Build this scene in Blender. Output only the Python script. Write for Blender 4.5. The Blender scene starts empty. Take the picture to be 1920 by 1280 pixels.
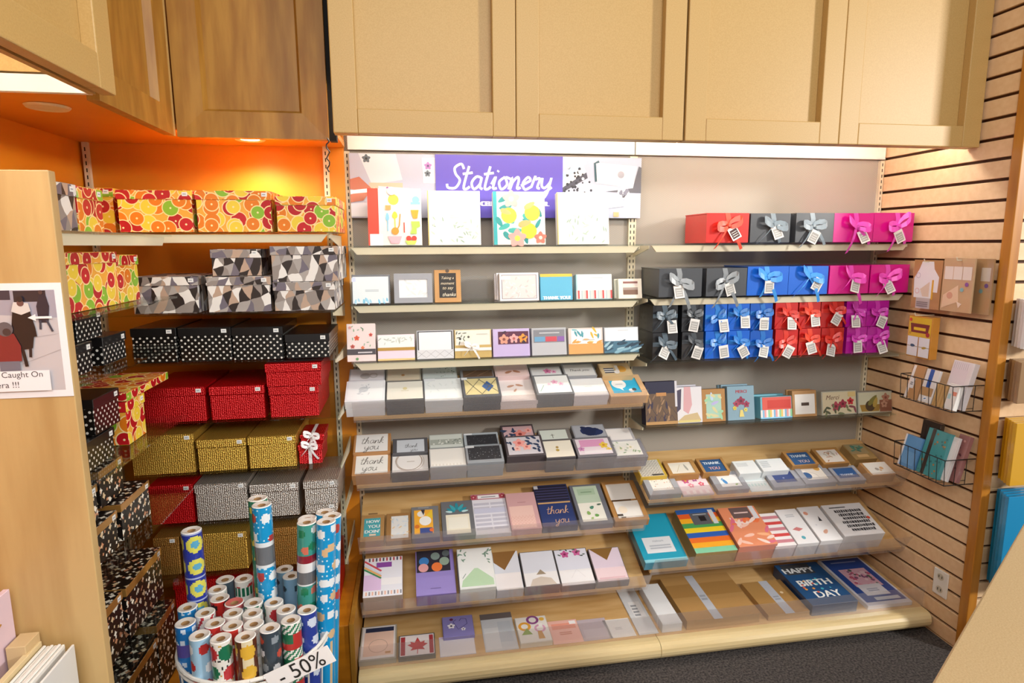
import bpy, math, random
from mathutils import Vector
S = bpy.context.scene
COL = S.collection
R = math.radians
# ------------------------------------------------------------------ camera, light, exposure
cam = bpy.data.objects.new('camera', bpy.data.cameras.new('camera')); COL.objects.link(cam)
cam.data.sensor_width = 36; cam.data.lens = 1150.3 / 1920 * 36; cam.data.clip_start = .02
cam.location = (0, 0, 1.672)
cam.rotation_mode = 'YXZ'
from mathutils import Matrix
_yaw, _pit, _rol = 0.161866, 0.155115, 0.005717
_f = Vector((math.sin(_yaw)*math.cos(_pit), math.cos(_yaw)*math.cos(_pit), -math.sin(_pit)))
_r = Vector((math.cos(_yaw), -math.sin(_yaw), 0)); _d = _f.cross(_r)
_r2 = _r*math.cos(_rol) + _d*math.sin(_rol); _d2 = -_r*math.sin(_rol) + _d*math.cos(_rol)
cam.matrix_world = Matrix(((_r2.x, -_d2.x, -_f.x, 0), (_r2.y, -_d2.y, -_f.y, 0), (_r2.z, -_d2.z, -_f.z, 1.672), (0, 0, 0, 1)))
S.camera = cam
w = bpy.data.worlds.new('world'); S.world = w; w.use_nodes = True
w.node_tree.nodes['Background'].inputs[0].default_value = (1, .98, .95, 1)
w.node_tree.nodes['Background'].inputs[1].default_value = .35
def area(name, loc, tgt, sx, sy, power, col):
    l = bpy.data.lights.new(name, 'AREA'); l.shape = 'RECTANGLE'; l.size = sx; l.size_y = sy; l.energy = power; l.color = col
    o = bpy.data.objects.new(name, l); COL.objects.link(o); o.location = loc
    o.rotation_euler = (Vector(tgt) - Vector(loc)).to_track_quat('-Z', 'Y').to_euler(); return o
area('ceiling_spot_right', (5.4, -1.7, 2.9), (.9, 2.1, 1.6), .6, .6, 215, (1, .96, .9))
area('ceiling_troffer_behind', (.5, -.9, 2.95), (.7, 2.2, .5), 2.4, 1.0, 58, (1, .98, .95))
S.view_settings.view_transform = 'Standard'; S.view_settings.look = 'None'; S.view_settings.gamma = 1
S.view_settings.use_curve_mapping = False
S.view_settings.exposure = 0.2
S.cycles.transparent_max_bounces = 24
# ------------------------------------------------------------------ helpers
def lin(h):
    if not isinstance(h, str): return h
    v = [int(h[i:i+2], 16)/255 for i in (1, 3, 5)]
    return tuple(c/12.92 if c <= .04045 else ((c+.055)/1.055)**2.4 for c in v) + (1,)
def mat(name, col=None, rough=.5, metal=0, coat=0, attr=False, spec=.5):
    m = bpy.data.materials.new(name); m.use_nodes = True
    n = m.node_tree.nodes; b = n['Principled BSDF']
    b.inputs['Roughness'].default_value = rough; b.inputs['Metallic'].default_value = metal
    b.inputs['Coat Weight'].default_value = coat; b.inputs['Specular IOR Level'].default_value = spec
    if col: b.inputs['Base Color'].default_value = lin(col)
    if attr:
        a = n.new('ShaderNodeAttribute'); a.attribute_name = 'Col'
        m.node_tree.links.new(a.outputs['Color'], b.inputs['Base Color'])
    return m
def N(m, t, **k):
    n = m.node_tree.nodes.new('ShaderNode' + t)
    for a, v in k.items():
        if a in n.inputs.keys() if isinstance(a, str) else False: n.inputs[a].default_value = v
        else: setattr(n, a, v)
    return n
def L(m, a, b): m.node_tree.links.new(a, b)
def ramp(m, src, stops, interp='LINEAR'):
    r = N(m, 'ValToRGB'); e = r.color_ramp; e.interpolation = interp
    while len(e.elements) < len(stops): e.elements.new(.5)
    for x, (p, c) in zip(e.elements, stops): x.position = p; x.color = lin(c)
    L(m, src, r.inputs[0]); return r.outputs[0]
def math_(m, op, a, b=None, c=None):
    n = N(m, 'Math', operation=op)
    for i, v in enumerate((a, b, c)):
        if v is None: continue
        if isinstance(v, (int, float)): n.inputs[i].default_value = v
        else: L(m, v, n.inputs[i])
    return n.outputs[0]
def base(m): return m.node_tree.nodes['Principled BSDF']
def noise_mat(name, c1, c2, scale, rough=.5, bump=0, stretch=(1, 1, 1), coat=0, detail=4, lo=.35, hi=.65):
    m = mat(name, c1, rough, coat=coat); t = N(m, 'TexCoord'); mp = N(m, 'Mapping'); mp.inputs['Scale'].default_value = stretch
    L(m, t.outputs['Object'], mp.inputs[0]); n = N(m, 'TexNoise'); n.inputs['Scale'].default_value = scale; n.inputs['Detail'].default_value = detail
    L(m, mp.outputs[0], n.inputs['Vector']); L(m, ramp(m, n.outputs[0], [(lo, c1), (hi, c2)]), base(m).inputs['Base Color'])
    if bump:
        b = N(m, 'Bump'); b.inputs['Strength'].default_value = bump; b.inputs['Distance'].default_value = .002
        L(m, n.outputs[0], b.inputs['Height']); L(m, b.outputs[0], base(m).inputs['Normal'])
    return m
def clear(name, tint, fac, rough=.03, milk=0):
    m = bpy.data.materials.new(name); m.use_nodes = True; n = m.node_tree.nodes; n.clear()
    o = n.new('ShaderNodeOutputMaterial'); t = n.new('ShaderNodeBsdfTransparent'); t.inputs[0].default_value = tint
    g = n.new('ShaderNodeBsdfGlossy'); g.inputs['Roughness'].default_value = rough
    fr = n.new('ShaderNodeLayerWeight'); fr.inputs[0].default_value = .5
    mx = n.new('ShaderNodeMixShader'); ml = math_(m, 'MULTIPLY_ADD', math_(m, 'POWER', fr.outputs[1], 3.5), .55*fac, .035*fac)
    L(m, ml, mx.inputs[0]); L(m, g.outputs[0], mx.inputs[2])
    if milk:
        df = n.new('ShaderNodeBsdfTranslucent'); df.inputs[0].default_value = (.9, .88, .88, 1); m2 = n.new('ShaderNodeMixShader'); d2 = n.new('ShaderNodeBsdfDiffuse'); d2.inputs[0].default_value = (.85, .83, .83, 1); m3 = n.new('ShaderNodeMixShader')
        m3.inputs[0].default_value = .5; L(m, df.outputs[0], m3.inputs[1]); L(m, d2.outputs[0], m3.inputs[2]); m2.inputs[0].default_value = milk; L(m, t.outputs[0], m2.inputs[1]); L(m, m3.outputs[0], m2.inputs[2]); L(m, m2.outputs[0], mx.inputs[1])
    else: L(m, t.outputs[0], mx.inputs[1])
    L(m, mx.outputs[0], o.inputs[0]); return m
def emit(name, col, st):
    m = bpy.data.materials.new(name); m.use_nodes = True; b = base(m)
    b.inputs['Base Color'].default_value = lin('#ffffff'); b.inputs['Emission Color'].default_value = lin(col); b.inputs['Emission Strength'].default_value = st; return m
M = {}
M['paper'] = mat('printed_paper', rough=.55, attr=True)
M['gloss'] = mat('glossy_print', rough=.3, attr=True, coat=.6)
M['satin'] = mat('satin_ribbon', rough=.35, attr=True)
M['metal'] = mat('cream_metal', '#d5cbb0', .35)
M['laminate'] = noise_mat('beige_laminate', '#bb9759', '#c39f62', 260, .45)
M['counter'] = noise_mat('counter_laminate', '#ad946a', '#b9a078', 320, .5)
M['honey'] = noise_mat('honey_wood', '#94621a', '#ab7a2c', 5, .45, stretch=(6, 6, .8), detail=6)
M['birch'] = noise_mat('birch_panel', '#af8c58', '#c4a46e', 3, .45, stretch=(5, 5, .6), detail=6)
M['deck'] = noise_mat('maple_board', '#c79d62', '#d9b47c', 4, .4, stretch=(1, 7, 7), detail=6)
M['nosing'] = noise_mat('maple_nosing', '#d3bd8a', '#e0cc9c', 3, .3, stretch=(.6, 8, 8), coat=.3)
M['orange'] = noise_mat('orange_wall', '#cf7d12', '#d98a1c', 6, .45, lo=.2, hi=.8)
M['plat'] = noise_mat('platform_wood', '#b06a0c', '#c47c16', 4, .35, stretch=(1, 6, 6), coat=.2)
M['slat'] = noise_mat('slatwall_laminate', '#dfbb90', '#e6c59c', 40, .5)
M['groove'] = mat('groove_dark', '#4a2608', .7)
M['post'] = noise_mat('oak_post', '#a8691a', '#bd7e28', 4, .4, stretch=(8, 8, .7), coat=.2)
M['carpet'] = noise_mat('grey_carpet', '#232122', '#57514e', 120, .95, bump=.6)
M['dark'] = mat('dark_gap', '#0c0a09', .8)
M['white'] = mat('white_enamel', '#e9e6df', .4)
M['glass'] = clear('shelf_glass', (.94, .97, .955, 1), .9)
M['acrylic'] = clear('acrylic_lip', (.97, .96, .96, 1), 1.2, .12, .10)
M['stand'] = clear('stand_acrylic', (.95, .95, .95, 1), .25, .3)
M['cello'] = clear('clear_lid', (.97, .97, .97, 1), .9, .12)
M['tube'] = emit('fluorescent', '#fffaf4', 27)
M['lampwarm'] = emit('halogen_lens', '#ffd9a0', 14)
M['wire'] = mat('black_wire', '#1b1715', .4)
M['whitewire'] = mat('white_wire', '#e4e1da', .35)
# grey textured panel with fine vertical ribs
m = M['panel'] = mat('grey_panel', '#8d867c', .75)
t = N(m, 'TexCoord'); sp = N(m, 'SeparateXYZ'); L(m, t.outputs['Object'], sp.inputs[0])
w1 = math_(m, 'SINE', math_(m, 'MULTIPLY', sp.outputs[0], 900)); w2 = math_(m, 'SINE', math_(m, 'MULTIPLY', sp.outputs[2], 700))
L(m, ramp(m, math_(m, 'MULTIPLY_ADD', math_(m, 'MULTIPLY', w1, w2), .5, .5), [(.0, '#8b8379'), (1, '#b1aaa0')]), base(m).inputs['Base Color'])
def uvof(m):
    u = N(m, 'UVMap'); return u.outputs[0]
def vor(m, vec, scale, feature='F1', rnd=1, metric='EUCLIDEAN', ex=.5):
    v = N(m, 'TexVoronoi', feature=feature, voronoi_dimensions='2D', distance=metric)
    v.inputs['Scale'].default_value = scale; v.inputs['Randomness'].default_value = rnd
    if metric == 'MINKOWSKI': v.inputs['Exponent'].default_value = ex
    L(m, vec, v.inputs['Vector']); return v
def mixc(m, f, a, b):
    n = N(m, 'Mix', data_type='RGBA'); L(m, f, n.inputs[0])
    for i, v in ((6, a), (7, b)):
        if isinstance(v, str): n.inputs[i].default_value = lin(v)
        else: L(m, v, n.inputs[i])
    return n.outputs[2]
# citrus slices: two overlapping layers of round slices
m = M['citrus'] = mat('citrus_print', rough=.4)
uv = uvof(m); prev = '#e8a53a'
for sc, off, big in ((17, 0, .46), (16, 3.3, .43), (15, 7.7, .36)):
    mp = N(m, 'Mapping'); mp.inputs['Location'].default_value = (off, off*.7, 0); L(m, uv, mp.inputs[0])
    v = vor(m, mp.outputs[0], sc, rnd=.5); sx = N(m, 'SeparateColor'); L(m, v.outputs['Color'], sx.inputs[0])
    d = v.outputs['Distance']
    flesh = ramp(m, sx.outputs[0], [(0, '#b3121b'), (.3, '#e07a16'), (.52, '#e9c93a'), (.74, '#86b52c'), (.86, '#c01a20')], 'CONSTANT')
    rind = ramp(m, d, [(0, '#f2dfae'), (.045, '#f2dfae'), (.07, '#ffffff'), (.32, '#ffffff')])
    wh = math_(m, 'LESS_THAN', d, .05); ring = math_(m, 'GREATER_THAN', d, big-.05); msk = math_(m, 'LESS_THAN', d, big)
    c = mixc(m, wh, flesh, '#f3d9a0'); c = mixc(m, ring, c, '#f4d79a'); prev = mixc(m, msk, prev, c)
L(m, prev, base(m).inputs['Base Color'])
# marble triangles
m = M['marble'] = mat('triangle_print', rough=.5)
uv = uvof(m); sp = N(m, 'SeparateXYZ'); L(m, uv, sp.inputs[0])
nz = N(m, 'TexNoise'); nz.inputs['Scale'].default_value = 14; L(m, uv, nz.inputs['Vector']); ns = N(m, 'SeparateColor'); L(m, nz.outputs['Color'], ns.inputs[0])
ux = math_(m, 'MULTIPLY_ADD', sp.outputs[1], .45, math_(m, 'MULTIPLY_ADD', ns.outputs[0], .035, sp.outputs[0])); uy = math_(m, 'MULTIPLY_ADD', sp.outputs[0], -.35, math_(m, 'MULTIPLY_ADD', ns.outputs[1], .035, sp.outputs[1]))
ux = math_(m, 'MULTIPLY', ux, 26); uy = math_(m, 'MULTIPLY', uy, 22)
half = math_(m, 'GREATER_THAN', math_(m, 'FRACT', ux), math_(m, 'FRACT', uy))
cb = N(m, 'CombineXYZ'); L(m, math_(m, 'FLOOR', ux), cb.inputs[0]); L(m, math_(m, 'FLOOR', uy), cb.inputs[1]); L(m, half, cb.inputs[2])
wn = N(m, 'TexWhiteNoise'); L(m, cb.outputs[0], wn.inputs[0])
L(m, ramp(m, wn.outputs['Value'], [(0, '#2c211d'), (.2, '#8f857f'), (.42, '#b59a86'), (.58, '#e4dfda'), (.76, '#6d6570'), (.88, '#a59d98')], 'CONSTANT'), base(m).inputs['Base Color'])
# polka dots
m = M['polka'] = mat('polka_print', rough=.35, coat=.3)
uv = uvof(m); mp = N(m, 'Mapping'); mp.inputs['Rotation'].default_value = (0, 0, R(45)); mp.inputs['Scale'].default_value = (64, 64, 1); L(m, uv, mp.inputs[0])
sp = N(m, 'SeparateXYZ'); L(m, mp.outputs[0], sp.inputs[0])
fx = math_(m, 'SUBTRACT', math_(m, 'FRACT', sp.outputs[0]), .5); fy = math_(m, 'SUBTRACT', math_(m, 'FRACT', sp.outputs[1]), .5)
dd = math_(m, 'ADD', math_(m, 'MULTIPLY', fx, fx), math_(m, 'MULTIPLY', fy, fy))
L(m, mixc(m, math_(m, 'LESS_THAN', dd, .05), '#0d0c0c', '#d8d4cc'), base(m).inputs['Base Color'])
M['black'] = mat('black_lid', '#121011', .35, coat=.3)
# stars
m = M['stars'] = mat('star_print', rough=.4)
uv = uvof(m); prev = '#120d0c'
for sc, off, th in ((28, 0, .3), (46, 2.7, .28)):
    mp = N(m, 'Mapping'); mp.inputs['Location'].default_value = (off, off, 0); mp.inputs['Rotation'].default_value = (0, 0, off); L(m, uv, mp.inputs[0])
    v = vor(m, mp.outputs[0], sc, rnd=.9, metric='MINKOWSKI', ex=.7)
    sx = N(m, 'SeparateColor'); L(m, v.outputs['Color'], sx.inputs[0])
    c = ramp(m, sx.outputs[1], [(0, '#efe8d8'), (.6, '#dcc39c'), (.82, '#c98f6a')], 'CONSTANT')
    prev = mixc(m, math_(m, 'LESS_THAN', v.outputs['Distance'], th), prev, c)
L(m, prev, base(m).inputs['Base Color'])
M['goldband'] = mat('gold_band', '#b58644', .3, .5)
def foil(name, c, metal=.85, rough=.3):
    m = mat(name, c, rough, metal); uv = uvof(m); mp = N(m, 'Mapping'); mp.inputs['Scale'].default_value = (1, 1.25, 1); L(m, uv, mp.inputs[0])
    v = vor(m, mp.outputs[0], 150, rnd=.35); b = N(m, 'Bump'); b.inputs['Strength'].default_value = 1; b.inputs['Distance'].default_value = .003
    L(m, v.outputs['Distance'], b.inputs['Height']); L(m, b.outputs[0], base(m).inputs['Normal']); return m
M['red'] = foil('red_foil', '#c00c14', .4, .3); M['redgift'] = foil('red_gift_foil', '#c4141c', .45, .25); M['gold'] = foil('gold_foil', '#d0a648', .65, .3)
M['silver'] = foil('silver_foil', '#c2bab2', .7, .28); M['bronze'] = foil('bronze_foil', '#a87838', .5, .33)
rng = random.Random(4)
class MB:
    def __init__(s): s.v = []; s.f = []; s.c = []
    def face(s, pts, c):
        n = len(s.v); s.v += [tuple(p) for p in pts]; s.f.append(tuple(range(n, n+len(pts)))); s.c.append(lin(c) if c else (1, 1, 1, 1))
    def box(s, x0, x1, y0, y1, z0, z1, c=None, cf=None, ct=None):
        p = [(x0,y0,z0),(x1,y0,z0),(x1,y1,z0),(x0,y1,z0),(x0,y0,z1),(x1,y0,z1),(x1,y1,z1),(x0,y1,z1)]
        n = len(s.v); s.v += p
        for i, q in enumerate(((0,3,2,1),(4,5,6,7),(0,1,5,4),(1,2,6,5),(2,3,7,6),(3,0,4,7))):
            s.f.append(tuple(n+k for k in q)); s.c.append(lin((ct if ct and i == 1 else cf if cf and i == 2 else c) or '#ffffff'))
    def prism(s, pts, axis, a0, a1, c=None):
        def P(p, a): return (a, p[0], p[1]) if axis == 'x' else (p[0], a, p[1]) if axis == 'y' else (p[0], p[1], a)
        k = len(pts); n = len(s.v); s.v += [P(p, a0) for p in pts] + [P(p, a1) for p in pts]; cc = lin(c or '#ffffff')
        s.f.append(tuple(n+i for i in range(k))[::-1]); s.f.append(tuple(n+k+i for i in range(k))); s.c += [cc, cc]
        for i in range(k):
            j = (i+1) % k; s.f.append((n+i, n+j, n+k+j, n+k+i)); s.c.append(cc)
    def tube(s, p0, p1, r, c=None, n=6, r1=None):
        p0, p1 = Vector(p0), Vector(p1); d = (p1-p0).normalized(); a = d.orthogonal().normalized(); b = d.cross(a); r1 = r if r1 is None else r1
        m = len(s.v); cc = lin(c or '#ffffff')
        for p, q in ((p0, r), (p1, r1)): s.v += [tuple(p+a*q*math.cos(2*math.pi*i/n)+b*q*math.sin(2*math.pi*i/n)) for i in range(n)]
        for i in range(n):
            j = (i+1) % n; s.f.append((m+i, m+j, m+n+j, m+n+i)); s.c.append(cc)
        s.f.append(tuple(m+i for i in range(n))[::-1]); s.f.append(tuple(m+n+i for i in range(n))); s.c += [cc, cc]
    def path(s, pts, r, c=None, n=6):
        for a, b in zip(pts, pts[1:]): s.tube(a, b, r, c, n)
    def strip(s, pts, wv, c):
        for (a, wa), (b, wb) in zip(zip(pts, wv), zip(pts[1:], wv[1:])):
            a, b, wa, wb = Vector(a), Vector(b), Vector(wa), Vector(wb); s.face([a-wa, b-wb, b+wb, a+wa], c)
    # ---- flat print on a front face (x right, z up, facing -y)
    def flat(s, pts, lay, c): s.face([(x, -.00022*lay-.0002, z) for x, z in pts], c)
    def stroke(s, pts, wd, lay, c):
        L_, R_ = [], []
        for i in range(len(pts)):
            a, b = pts[max(i-1, 0)], pts[min(i+1, len(pts)-1)]; dx, dz = b[0]-a[0], b[1]-a[1]; l = math.hypot(dx, dz) or 1
            nx, nz = -dz/l*wd/2, dx/l*wd/2; x, z = pts[i]; L_.append((x+nx, z+nz)); R_.append((x-nx, z-nz))
        for i in range(len(pts)-1): s.flat([R_[i], R_[i+1], L_[i+1], L_[i]], lay+.02*i, c)
    def build(s, name, material, parent=None, uv=False, smooth=False):
        me = bpy.data.meshes.new(name); me.from_pydata(s.v, [], s.f)
        at = me.color_attributes.new('Col', 'FLOAT_COLOR', 'CORNER'); buf = []
        for p, c in zip(me.polygons, s.c): buf += list(c) * p.loop_total
        at.data.foreach_set('color', buf)
        if uv:
            ul = me.uv_layers.new(name='UVMap'); ox, oy = rng.uniform(0, 9), rng.uniform(0, 9); ub = [0.0]*(2*len(me.loops))
            for p in me.polygons:
                nx, ny, nz = (abs(q) for q in p.normal)
                for li in p.loop_indices:
                    x, y, z = me.vertices[me.loops[li].vertex_index].co
                    u, v_ = (x+y*.31, z) if ny >= nx and ny >= nz else (y+.37, z) if nx >= nz else (x, y+.23)
                    ub[2*li] = u+ox; ub[2*li+1] = v_+oy
            ul.data.foreach_set('uv', ub)
        if smooth: me.polygons.foreach_set('use_smooth', [True]*len(me.polygons))
        me.materials.append(M[material] if isinstance(material, str) else material); me.update()
        o = bpy.data.objects.new(name, me); COL.objects.link(o)
        if parent: o.parent = parent
        return o
def tag(o, label, cat, group=None):
    o['label'] = label; o['category'] = cat
    if group: o['group'] = group
    return o
def struct(o): o['kind'] = 'structure'; return o
def empty(name, loc=(0, 0, 0), rot=(0, 0, 0)):
    o = bpy.data.objects.new(name, None); COL.objects.link(o); o.location = loc; o.rotation_euler = rot; o.empty_display_size = .05; return o
def bevel(o, w=.002, seg=2):
    b = o.modifiers.new('bevel', 'BEVEL'); b.width = w; b.segments = seg; b.limit_method = 'ANGLE'; return o
def bx(name, material, parent, *a, **k):
    m = MB(); m.box(*a); o = m.build(name, material, parent)
    return bevel(o, k['bev']) if k.get('bev') else o
# lettering -------------------------------------------------------------
_tc = {}
def textpolys(txt):
    if txt not in _tc:
        cu = bpy.data.curves.new('lettering', 'FONT'); cu.body = txt; cu.align_x = 'CENTER'; cu.align_y = 'CENTER'; cu.resolution_u = 3
        ob = bpy.data.objects.new('lettering', cu); me = bpy.data.meshes.new_from_object(ob)
        vs = [(v.co.x, v.co.y) for v in me.vertices]; fs = [tuple(p.vertices) for p in me.polygons]
        bpy.data.objects.remove(ob); bpy.data.curves.remove(cu); bpy.data.meshes.remove(me); _tc[txt] = (vs, fs)
    return _tc[txt]
def put_text(mb, txt, cx, cz, width, lay, c, shear=0, hmax=None):
    vs, fs = textpolys(txt); x0 = min(v[0] for v in vs); x1 = max(v[0] for v in vs); z0 = min(v[1] for v in vs); z1 = max(v[1] for v in vs)
    k = width/(x1-x0)
    for f in fs: mb.flat([(cx+((vs[i][0]-(x0+x1)/2)+shear*(vs[i][1]-(z0+z1)/2))*k, cz+(vs[i][1]-(z0+z1)/2)*k) for i in f], lay, c)
GL = {'a': (.55, [[(.42,.45),(.2,.5),(.05,.25),(.2,0),(.4,.2),(.42,.48),(.42,.1),(.55,0)]]), 'e': (.45, [[(0,.15),(.2,.27),(.36,.38),(.22,.5),(.06,.25),(.2,0),(.45,.12)]]),
 'h': (.5, [[(0,0),(.15,.6),(.22,.95),(.12,.9),(.08,0),(.1,.25),(.28,.5),(.36,.4),(.36,.05),(.5,.05)]]), 'i': (.26, [[(0,.2),(.12,.5),(.1,.05),(.26,.05)],[(.16,.7),(.19,.76)]]),
 'k': (.45, [[(0,0),(.15,.6),(.22,.95),(.1,.9),(.07,0),(.08,.25),(.35,.48),(.12,.27),(.45,0)]]), 'n': (.5, [[(0,0),(.06,.48),(.06,0),(.12,.3),(.28,.5),(.36,.38),(.36,.04),(.5,.08)]]),
 'o': (.5, [[(.25,.5),(.05,.3),(.2,0),(.4,.2),(.28,.48),(.5,.42)]]), 'r': (.38, [[(0,.1),(.08,.55),(.1,.42),(.3,.45),(.26,.1),(.38,.05)]]),
 't': (.33, [[(.14,.92),(.08,.1),(.2,0),(.33,.1)],[(-.06,.6),(.34,.66)]]), 'u': (.5, [[(.02,.48),(.05,.08),(.2,0),(.36,.15),(.38,.48),(.38,.08),(.5,.05)]]),
 'y': (.5, [[(.02,.48),(.06,.15),(.22,.08),(.38,.3),(.4,.48),(.36,-.1),(.2,-.4),(.05,-.3),(.5,.1)]]), 'S': (.55, [[(.5,.8),(.35,1),(.12,.85),(.2,.6),(.42,.35),(.3,.05),(0,.05),(-.08,.2)]])}
def smooth_pts(p, n=5):
    out = []
    for i in range(len(p)-1):
        a, b, c, d = p[max(i-1, 0)], p[i], p[i+1], p[min(i+2, len(p)-1)]
        for k in range(n):
            t = k/n; out.append(tuple(.5*(2*b[j]+(c[j]-a[j])*t+(2*a[j]-5*b[j]+4*c[j]-d[j])*t*t+(3*b[j]-a[j]-3*c[j]+d[j])*t**3) for j in (0, 1)))
    return out+[p[-1]]
def script(mb, txt, cx, cz, width, lay, c, wd=None, shear=.22):
    wd = wd or (.1 if len(txt) > 6 else .055)
    tot = sum(GL[q][0] for q in txt); k = width/tot; x = -tot/2
    for q in txt:
        for st in GL[q][1]: mb.stroke([(cx+(x+a+shear*b)*k, cz+(b-.4)*k) for a, b in smooth_pts(st)], wd*k, lay+.15*txt.index(q), c)
        x += GL[q][0]
def draw(mb, des, W, H):
    r = random.Random(len(des)*7+int(W*9999))
    for n, e in enumerate(des):
        k = e[0]; a = e[1:]; lay = n+1
        P = lambda x, z: (x*W, z*H)
        if k == 'r': mb.flat([P(a[0], a[1]), P(a[2], a[1]), P(a[2], a[3]), P(a[0], a[3])], lay, a[4])
        elif k == 'p': mb.flat([P(*q) for q in a[0]], lay, a[1])
        elif k == 'c': mb.flat([(a[0]*W+a[2]*W*math.cos(t*math.pi/8), a[1]*H+a[2]*W*math.sin(t*math.pi/8)) for t in range(16)], lay, a[3])
        elif k == 'o':
            for t in range(28):
                t0, t1 = t*math.pi/14, (t+1)*math.pi/14; q = []
                for tt, rr in ((t0, a[2]), (t1, a[2]), (t1, a[2]-a[3]), (t0, a[2]-a[3])): q.append((a[0]*W+rr*W*math.cos(tt), a[1]*H+rr*W*math.sin(tt)))
                mb.flat(q, lay, a[4])
        elif k == 'l': leaf(mb, a[0]*W, a[1]*H, a[2]*W, a[3]*W, a[4], lay, a[5])
        elif k == 'f':
            for t in range(5): leaf(mb, a[0]*W+a[2]*W*.5*math.cos(R(72*t+18)), a[1]*H+a[2]*W*.5*math.sin(R(72*t+18)), a[2]*W*1.05, a[2]*W*.8, 72*t+18, lay+.1*t, a[3])
            mb.flat([(a[0]*W+a[2]*.3*W*math.cos(t*math.pi/5), a[1]*H+a[2]*.3*W*math.sin(t*math.pi/5)) for t in range(10)], lay+.7, a[4])
        elif k == 's': mb.stroke([P(*q) for q in a[0]], a[1]*W, lay, a[2])
        elif k == 't':
            for bi, bo in enumerate((0, -1, 1) if len(a) < 6 and a[0].isupper() else (0,)): put_text(mb, a[0], a[1]*W+bo*a[3]*W*.014, a[2]*H, a[3]*W, lay+.2*bi, a[4], a[5] if len(a) > 5 else 0)
        elif k == 'S': script(mb, a[0], a[1]*W, a[2]*H, a[3]*W, lay, a[4])
        elif k in ('vs', 'hs'):
            x0, z0, x1, z1, cnt, cs = a
            for i in range(cnt):
                if k == 'vs': u, v = x0+(x1-x0)*i/cnt, x0+(x1-x0)*(i+1)/cnt; mb.flat([P(u, z0), P(v, z0), P(v, z1), P(u, z1)], lay, cs[i % len(cs)])
                else: u, v = z0+(z1-z0)*i/cnt, z0+(z1-z0)*(i+1)/cnt; mb.flat([P(x0, u), P(x1, u), P(x1, v), P(x0, v)], lay, cs[i % len(cs)])
        elif k == 'd':
            for i in range(a[0]):
                x, z, q = r.uniform(a[4], a[6])*W, r.uniform(a[5], a[7])*H, a[3]*W*r.uniform(.6, 1.2)
                mb.flat([(x+q*math.cos(t*math.pi/3), z+q*math.sin(t*math.pi/3)) for t in range(6)], lay+i*.01, r.choice(a[2]))
        elif k == 'w':
            for i in range(a[0]):
                ang = r.uniform(0, 360) if len(a) < 10 else a[9]+r.uniform(-25, 25)
                leaf(mb, r.uniform(a[5], a[7])*W, r.uniform(a[6], a[8])*H, a[3]*W*r.uniform(.7, 1.2), a[4]*W, ang, lay+i*.01, r.choice(a[2]))
        elif k == 'g':
            for i in range(a[4]):
                h = (a[3]-a[1])/(a[4]*1.7); z = a[1]+(a[3]-a[1])*i/a[4]; mb.flat([P(a[0], z), P(a[2], z), P(a[2], z+h), P(a[0], z+h)], lay, a[5])
        elif k == 'b':
            x = a[0]+.04*(a[4] % 3); rr = random.Random(a[4])
            while x < a[2]:
                wv = rr.uniform(.02, .055); zz = rr.uniform(0, .3)*(a[3]-a[1]); mb.flat([P(x, a[1]+zz), P(x+wv, a[1]), P(x+wv+.008, a[3]-zz), P(x+.01, a[3])], lay, a[5]); x += wv+.014
        elif k == 'n':
            x0, z0, x1, z1, nx, nz, c = a
            for i in range(nx):
                for j in range(nz):
                    u0, u1 = x0+(x1-x0)*i/nx, x0+(x1-x0)*(i+1)/nx; v0, v1 = z0+(z1-z0)*j/nz, z0+(z1-z0)*(j+1)/nz
                    mb.stroke([P(u0, v0), P((u0+u1)/2, v1), P(u1, v0)], .012*W, lay, c)
def leaf(mb, x, z, ln, wd, ang, lay, c):
    ca, sa = math.cos(R(ang)), math.sin(R(ang)); q = []
    for t in range(10):
        tt = t*math.pi/5; lx = ln/2*math.cos(tt); lz = wd/2*math.sin(tt)*(1-.25*math.cos(tt)); q.append((x+lx*ca-lz*sa, z+lx*sa+lz*ca))
    mb.flat(q, lay, c)
def pose(o, loc, th=90, yaw=0): o.location = loc; o.rotation_euler = (-R(90-th), 0, R(yaw)); return o
def product(name, label, cat, group, loc, th, W, H, T, col, des, opt, yaw=0):
    m = MB(); m.box(0, W, 0, T, 0, H, col)
    o = bevel(m.build(name, 'gloss' if opt.get('gloss') else 'paper'), .0012, 1); pose(o, loc, th, yaw); tag(o, label, cat, group)
    p = MB(); draw(p, des, W, H); p.build('front_print', 'gloss' if opt.get('gloss') else 'paper', o)['kind'] = 'stuff'
    if 'fm' in opt:
        x0, z0, x1, z1, c = opt['fm']; f = MB(); t = .004
        f.box(0, x0*W, -t, 0, 0, H, c); f.box(x1*W, W, -t, 0, 0, H, c); f.box(x0*W, x1*W, -t, 0, 0, z0*H, c); f.box(x0*W, x1*W, -t, 0, z1*H, H, c)
        f.build('window_frame', 'paper', o)
    if opt.get('lid'):
        f = MB(); f.box(-.0015, W+.0015, -.006, min(.02, T*.5), -.0015, H+.0015); f.build('clear_lid', 'cello', o)
    if opt.get('bow'):
        f = MB(); bow_geo(f, W*.45, -.004, H*.42, W*.42, opt['bow']); f.strip([(0, -.003, H*.3), (W, -.003, H*.3)], [(0, 0, .006)]*2, opt['bow']); f.build('ribbon_bow', 'satin', o)
    return o
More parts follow.
